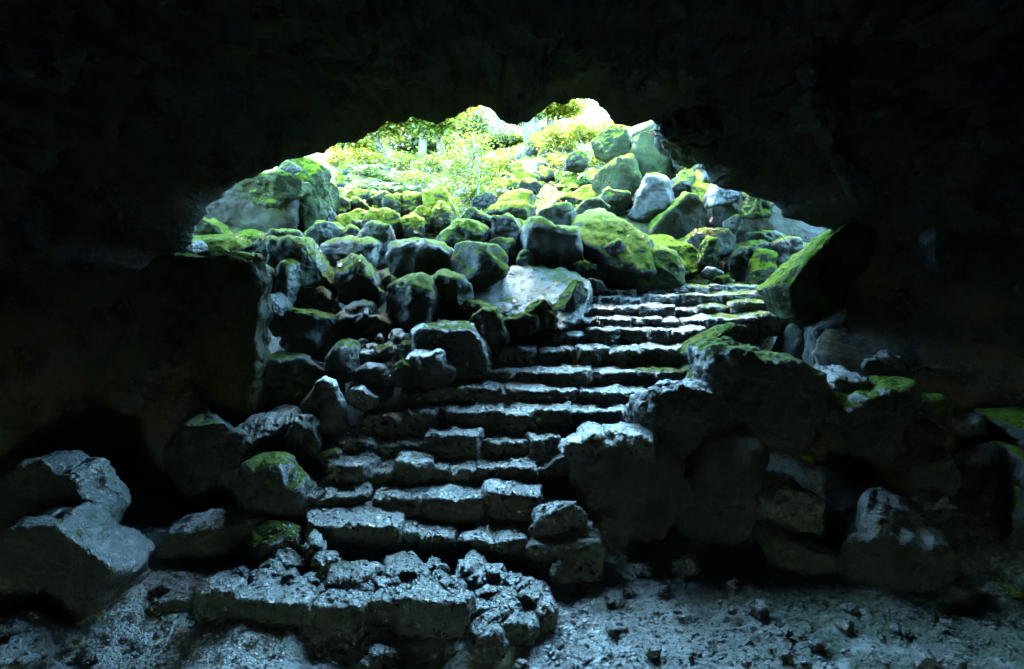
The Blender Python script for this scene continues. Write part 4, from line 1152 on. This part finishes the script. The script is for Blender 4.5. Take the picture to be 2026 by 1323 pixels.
# ------------------------------------------------------------------ things lying on the surfaces: dropped straight down onto what is there
bpy.context.view_layer.update()
dg = bpy.context.evaluated_depsgraph_get()


def seen(px, py):
    """surface met by the line of sight through a photo pixel"""
    o = Vector((0, 0, EYE)); dr = Vector(PX(px, py, 1.0)) - o; dr.normalize()
    hit, loc, nrm, *_ = sc.ray_cast(dg, o, dr)
    return (loc, nrm) if hit else (None, None)


def below(x, y, z=2.8):
    hit, loc, nrm, _, ob, _ = sc.ray_cast(dg, Vector((x, y, z)), Vector((0, 0, -1)))
    return (loc, nrm, ob) if hit else (None, None, None)


def leaf_object(label, px, py, size, mat, seed, group=None):
    loc, nrm = seen(px, py)
    if loc is None: return
    rng = np.random.default_rng(seed)
    n = 9
    t = np.linspace(0, 1, n)
    wv = np.sin(np.pi * t ** .8) * .28 * (1 + .15 * rng.normal(size=n))
    curl = .18 * (t - .5) ** 2 + rng.uniform(-.03, .03)
    V, Fc = [], []
    for k in range(n):
        V += [(-wv[k] * size, (t[k] - .5) * size, (curl[k] + .05 * wv[k] / .28) * size), (0, (t[k] - .5) * size, curl[k] * size), (wv[k] * size, (t[k] - .5) * size, (curl[k] + .07 * wv[k] / .28) * size)]
    for k in range(n - 1):
        for c in (0, 1):
            a = k * 3 + c
            Fc.append((a, a + 1, a + 4, a + 3))
    o = link('leaf', mesh_from('leaf', np.array(V), np.array(Fc)), mat)
    zq = Vector((0, 0, 1)).rotation_difference(nrm)
    o.rotation_mode = 'QUATERNION'
    o.rotation_quaternion = zq @ Matrix.Rotation(rng.uniform(0, 6.28), 3, 'Z').to_quaternion()
    o.location = loc + nrm * .008
    tag(o, label, 'leaf', group=group, kind='thing')


LEAVES = [('orange fallen leaf on the upper right of the wide pale slab', 1100, 562, .13, DRYLEAF), ('small brown leaf near the lower middle of the wide pale slab', 1017, 596, .1, DRYLEAF),
          ('brown leaf at the left edge of the wide pale slab', 944, 572, .09, DRYLEAF), ('red leaf beside the foot of the black upright stone', 777, 467, .12, DRYLEAF), ('red leaf on the moss left of the moss-layered boulder', 824, 459, .12, DRYLEAF),
          ('orange dead leaf alone on the grit right of the stairs', 1443, 1086, .13, DRYLEAF), ('bright green leaf alone on the open floor right of the stairs', 1341, 1098, .1, GREENLEAF),
          ('brown leaf on the grit in front of the left end of the kerb', 358, 1251, .09, DRYLEAF), ('red-brown leaf on the third step', 762, 918, .08, DRYLEAF), ('orange leaf on the left end of the topmost step', 1182, 575, .1, DRYLEAF),
          ('orange leaf between the humped boulder and the peaked boulder', 673, 524, .14, DRYLEAF)]
for i, (lab, px, py, s, mt) in enumerate(LEAVES):
    leaf_object(lab, px, py, s, mt, 500 + i)

# little fern growing out of the front of the fifth step
loc, nrm = seen(1066, 824)
if loc is not None:
    o = bpy.data.objects.new('fern', fern_mesh(9, .13, 7, .5)); COL.objects.link(o)
    o.data.materials.append(FERN)
    o.location = loc + nrm * .01
    o.rotation_euler = (.7, 0, 0)
    tag(o, 'tiny green fern growing from the front of the fifth step', 'fern')

# grit and pebbles strewn over the floor and the low treads
rng = np.random.default_rng(404)
P, S = [], []
while len(P) < 13000:
    x, y = rng.uniform(-4.6, 5.6), rng.uniform(4.8, 8.3)
    if abs(x) > y * .8: continue
    dens = .35 + 1.3 * max(0, float(perlin(np.array([[x * 1.1, y * 1.1, .5]]))[0]) + .1)
    if rng.uniform() > dens: continue
    l_, n_, ob = below(x, y)
    if l_ is None or n_.z < .6 or l_.z > 1.0 or (ob and ob.name.startswith('boulder')): continue
    P.append(l_[:]); S.append(min(.0075 * math.exp(rng.normal() * .6), .03))
P = np.array(P); S = np.array(S)
n = len(P)
base = np.array([[1, 0, 0], [0, 1, 0], [-1, 0, 0], [0, -1, 0], [0, 0, .7], [0, 0, -.7]], float)
tri = np.array([[0, 1, 4], [1, 2, 4], [2, 3, 4], [3, 0, 4], [1, 0, 5], [2, 1, 5], [3, 2, 5], [0, 3, 5]])
V = base[None] * S[:, None, None] * rng.uniform(.6, 1.5, (n, 6, 3))
ang = rng.uniform(0, 6.28, n); ca, sa = np.cos(ang)[:, None], np.sin(ang)[:, None]
V = np.stack([V[:, :, 0] * ca - V[:, :, 1] * sa, V[:, :, 0] * sa + V[:, :, 1] * ca, V[:, :, 2] * .7], axis=2) + P[:, None] + np.array([0, 0, .2]) * S[:, None, None]
Fc = (tri[None] + (np.arange(n) * 6)[:, None, None]).reshape(-1, 3)
tag(link('gravel', mesh_from('gravel', V.reshape(-1, 3), Fc, smooth=False), PALE), 'wet grit and pebbles on the cave floor', 'gravel', kind='stuff')

# dead leaves and needles
P, S = [], []
for (x0, x1, y0, y1, k, s) in [(1345, 1450, 452, 470, 140, .07), (1430, 1480, 480, 500, 60, .06), (1250, 1300, 258, 270, 25, .12), (230, 420, 1130, 1180, 160, .045), (0, 400, 1200, 1320, 70, .04), (460, 530, 462, 478, 30, .07),
                               (700, 800, 455, 472, 50, .06), (1370, 1400, 405, 425, 20, .08), (500, 760, 980, 1040, 40, .04), (1380, 1560, 1080, 1200, 60, .035), (680, 760, 385, 412, 60, .09), (1080, 1240, 330, 400, 160, .1), (680, 1080, 340, 430, 420, .09), (450, 720, 455, 520, 160, .06), (930, 1500, 440, 560, 160, .05), (640, 1200, 700, 980, 90, .035), (1980, 2026, 830, 870, 30, .06)]:
    for i in range(k):
        l_, n_ = seen(rng.uniform(x0, x1), rng.uniform(y0, y1))
        if l_ is None or n_.z < .25: continue
        P.append((l_ + n_ * .012)[:]); S.append(s)
tag(link('leaf_litter', leaves_mesh('leaf_litter', np.array(P), np.array(S), rng, 2.0, 0, .35), DRYLEAF), 'dead leaves and needles scattered over the stones', 'leaf litter', kind='stuff')

# low green cover of the slope outside
n = 26000
y = rng.uniform(14.5, 30, n); x = rng.uniform(-.32, .22, n) * y
keep = (perlin(np.stack([x * .7, y * .7, np.zeros(n)], axis=1)) + rng.uniform(-.2, .3, n)) > 0
x, y = x[keep], y[keep]
z = ground_z(x, y) + rng.uniform(.0, .16, len(x)) ** 1.3
tag(link('ground_cover', leaves_mesh('ground_cover', np.stack([x, y, z], axis=1), .1, rng, 1.0), LEAF), 'low green seedlings covering the slope outside', 'ground cover', kind='stuff')

# thin roots hanging at the left end of the lip
rng = np.random.default_rng(88)
for lab, pts_, d in (('thin pale root hanging down the cave wall at the left end of the lip', [(404, 385), (407, 400), (404, 412), (399, 424), (399, 440)], 9.7),
                     ('dry twig lying across the top of the needle-carpeted block', [(1400, 452), (1420, 455), (1436, 462)], 12.3),
                     ('thin bare stick leaning in the dark recess right of the upright green slab', [(1545, 465), (1556, 475), (1566, 484)], 12.2)):
    P_ = np.array([PX(x, y, d) + rng.normal(size=3) * .01 for x, y in pts_])
    ti = np.linspace(0, 1, 14)
    ts_ = np.linspace(0, 1, len(P_))
    path = np.stack([np.interp(ti, ts_, P_[:, k]) for k in range(3)], axis=1) + rng.normal(size=(14, 3)) * .006
    nm_ = 'root' if 'root' in lab else ('twig' if 'twig' in lab else 'stick')
    base_ = path[0].copy()
    o = link(nm_, tubes_mesh(nm_, [tube(path - base_, .014 * (1 - .5 * ti), 6)]), TWIG, loc=Vector(base_))
    tag(o, lab, nm_, kind='thing')

# ------------------------------------------------------------------ camera, light, sky
cam = bpy.data.cameras.new('camera')
cam.sensor_width = 36.0
cam.lens = 36.0 * F / 2026.0
cam.shift_y = -(661.5 - HY) / 2026.0
cam.clip_start = 0.05
cam.clip_end = 500
co = bpy.data.objects.new('camera', cam)
co.location = (0, 0, EYE)
co.rotation_euler = (math.radians(90), 0, 0)
COL.objects.link(co)
sc.camera = co

SUN_EL, SUN_AZ = 62.0, -14.0      # azimuth from straight ahead (+Y), minus = to the left
w = bpy.data.worlds.new('World')
sc.world = w
w.use_nodes = True
nt = w.node_tree
bg = nt.nodes['Background']
sky = nt.nodes.new('ShaderNodeTexSky')
sky.sky_type = 'NISHITA'
sky.sun_disc = False
sky.dust_density = 0.3
sky.ozone_density = 2.5
sky.sun_elevation = math.radians(SUN_EL)
sky.sun_rotation = math.radians(SUN_AZ)
tint = nt.nodes.new('ShaderNodeMix'); tint.data_type = 'RGBA'; tint.blend_type = 'MULTIPLY'
tint.inputs[0].default_value = 1.0; tint.inputs[7].default_value = (0.7, 1.0, 0.83, 1)
nt.links.new(sky.outputs[0], tint.inputs[6])
nt.links.new(tint.outputs[2], bg.inputs[0])
bg.inputs[1].default_value = 0.15
sun = bpy.data.lights.new('sun', 'SUN')
sun.energy = 0.6
sun.angle = math.radians(15)
sun.color = (1.0, 0.95, 0.86)
so = bpy.data.objects.new('sun', sun)
so.location = (-4, 30, 30)
el, az = math.radians(SUN_EL), math.radians(SUN_AZ)
dirn = Vector((math.sin(az) * math.cos(el), math.cos(az) * math.cos(el), math.sin(el)))
so.rotation_euler = dirn.to_track_quat('Z', 'Y').to_euler()
COL.objects.link(so)

sc.view_settings.view_transform = 'Standard'
sc.view_settings.look = 'None'
sc.view_settings.gamma = 1.0
sc.view_settings.exposure = 6.9
sc.cycles.use_denoising = True
sc.cycles.max_bounces = 8
sc.cycles.diffuse_bounces = 4
sc.cycles.sample_clamp_indirect = 10
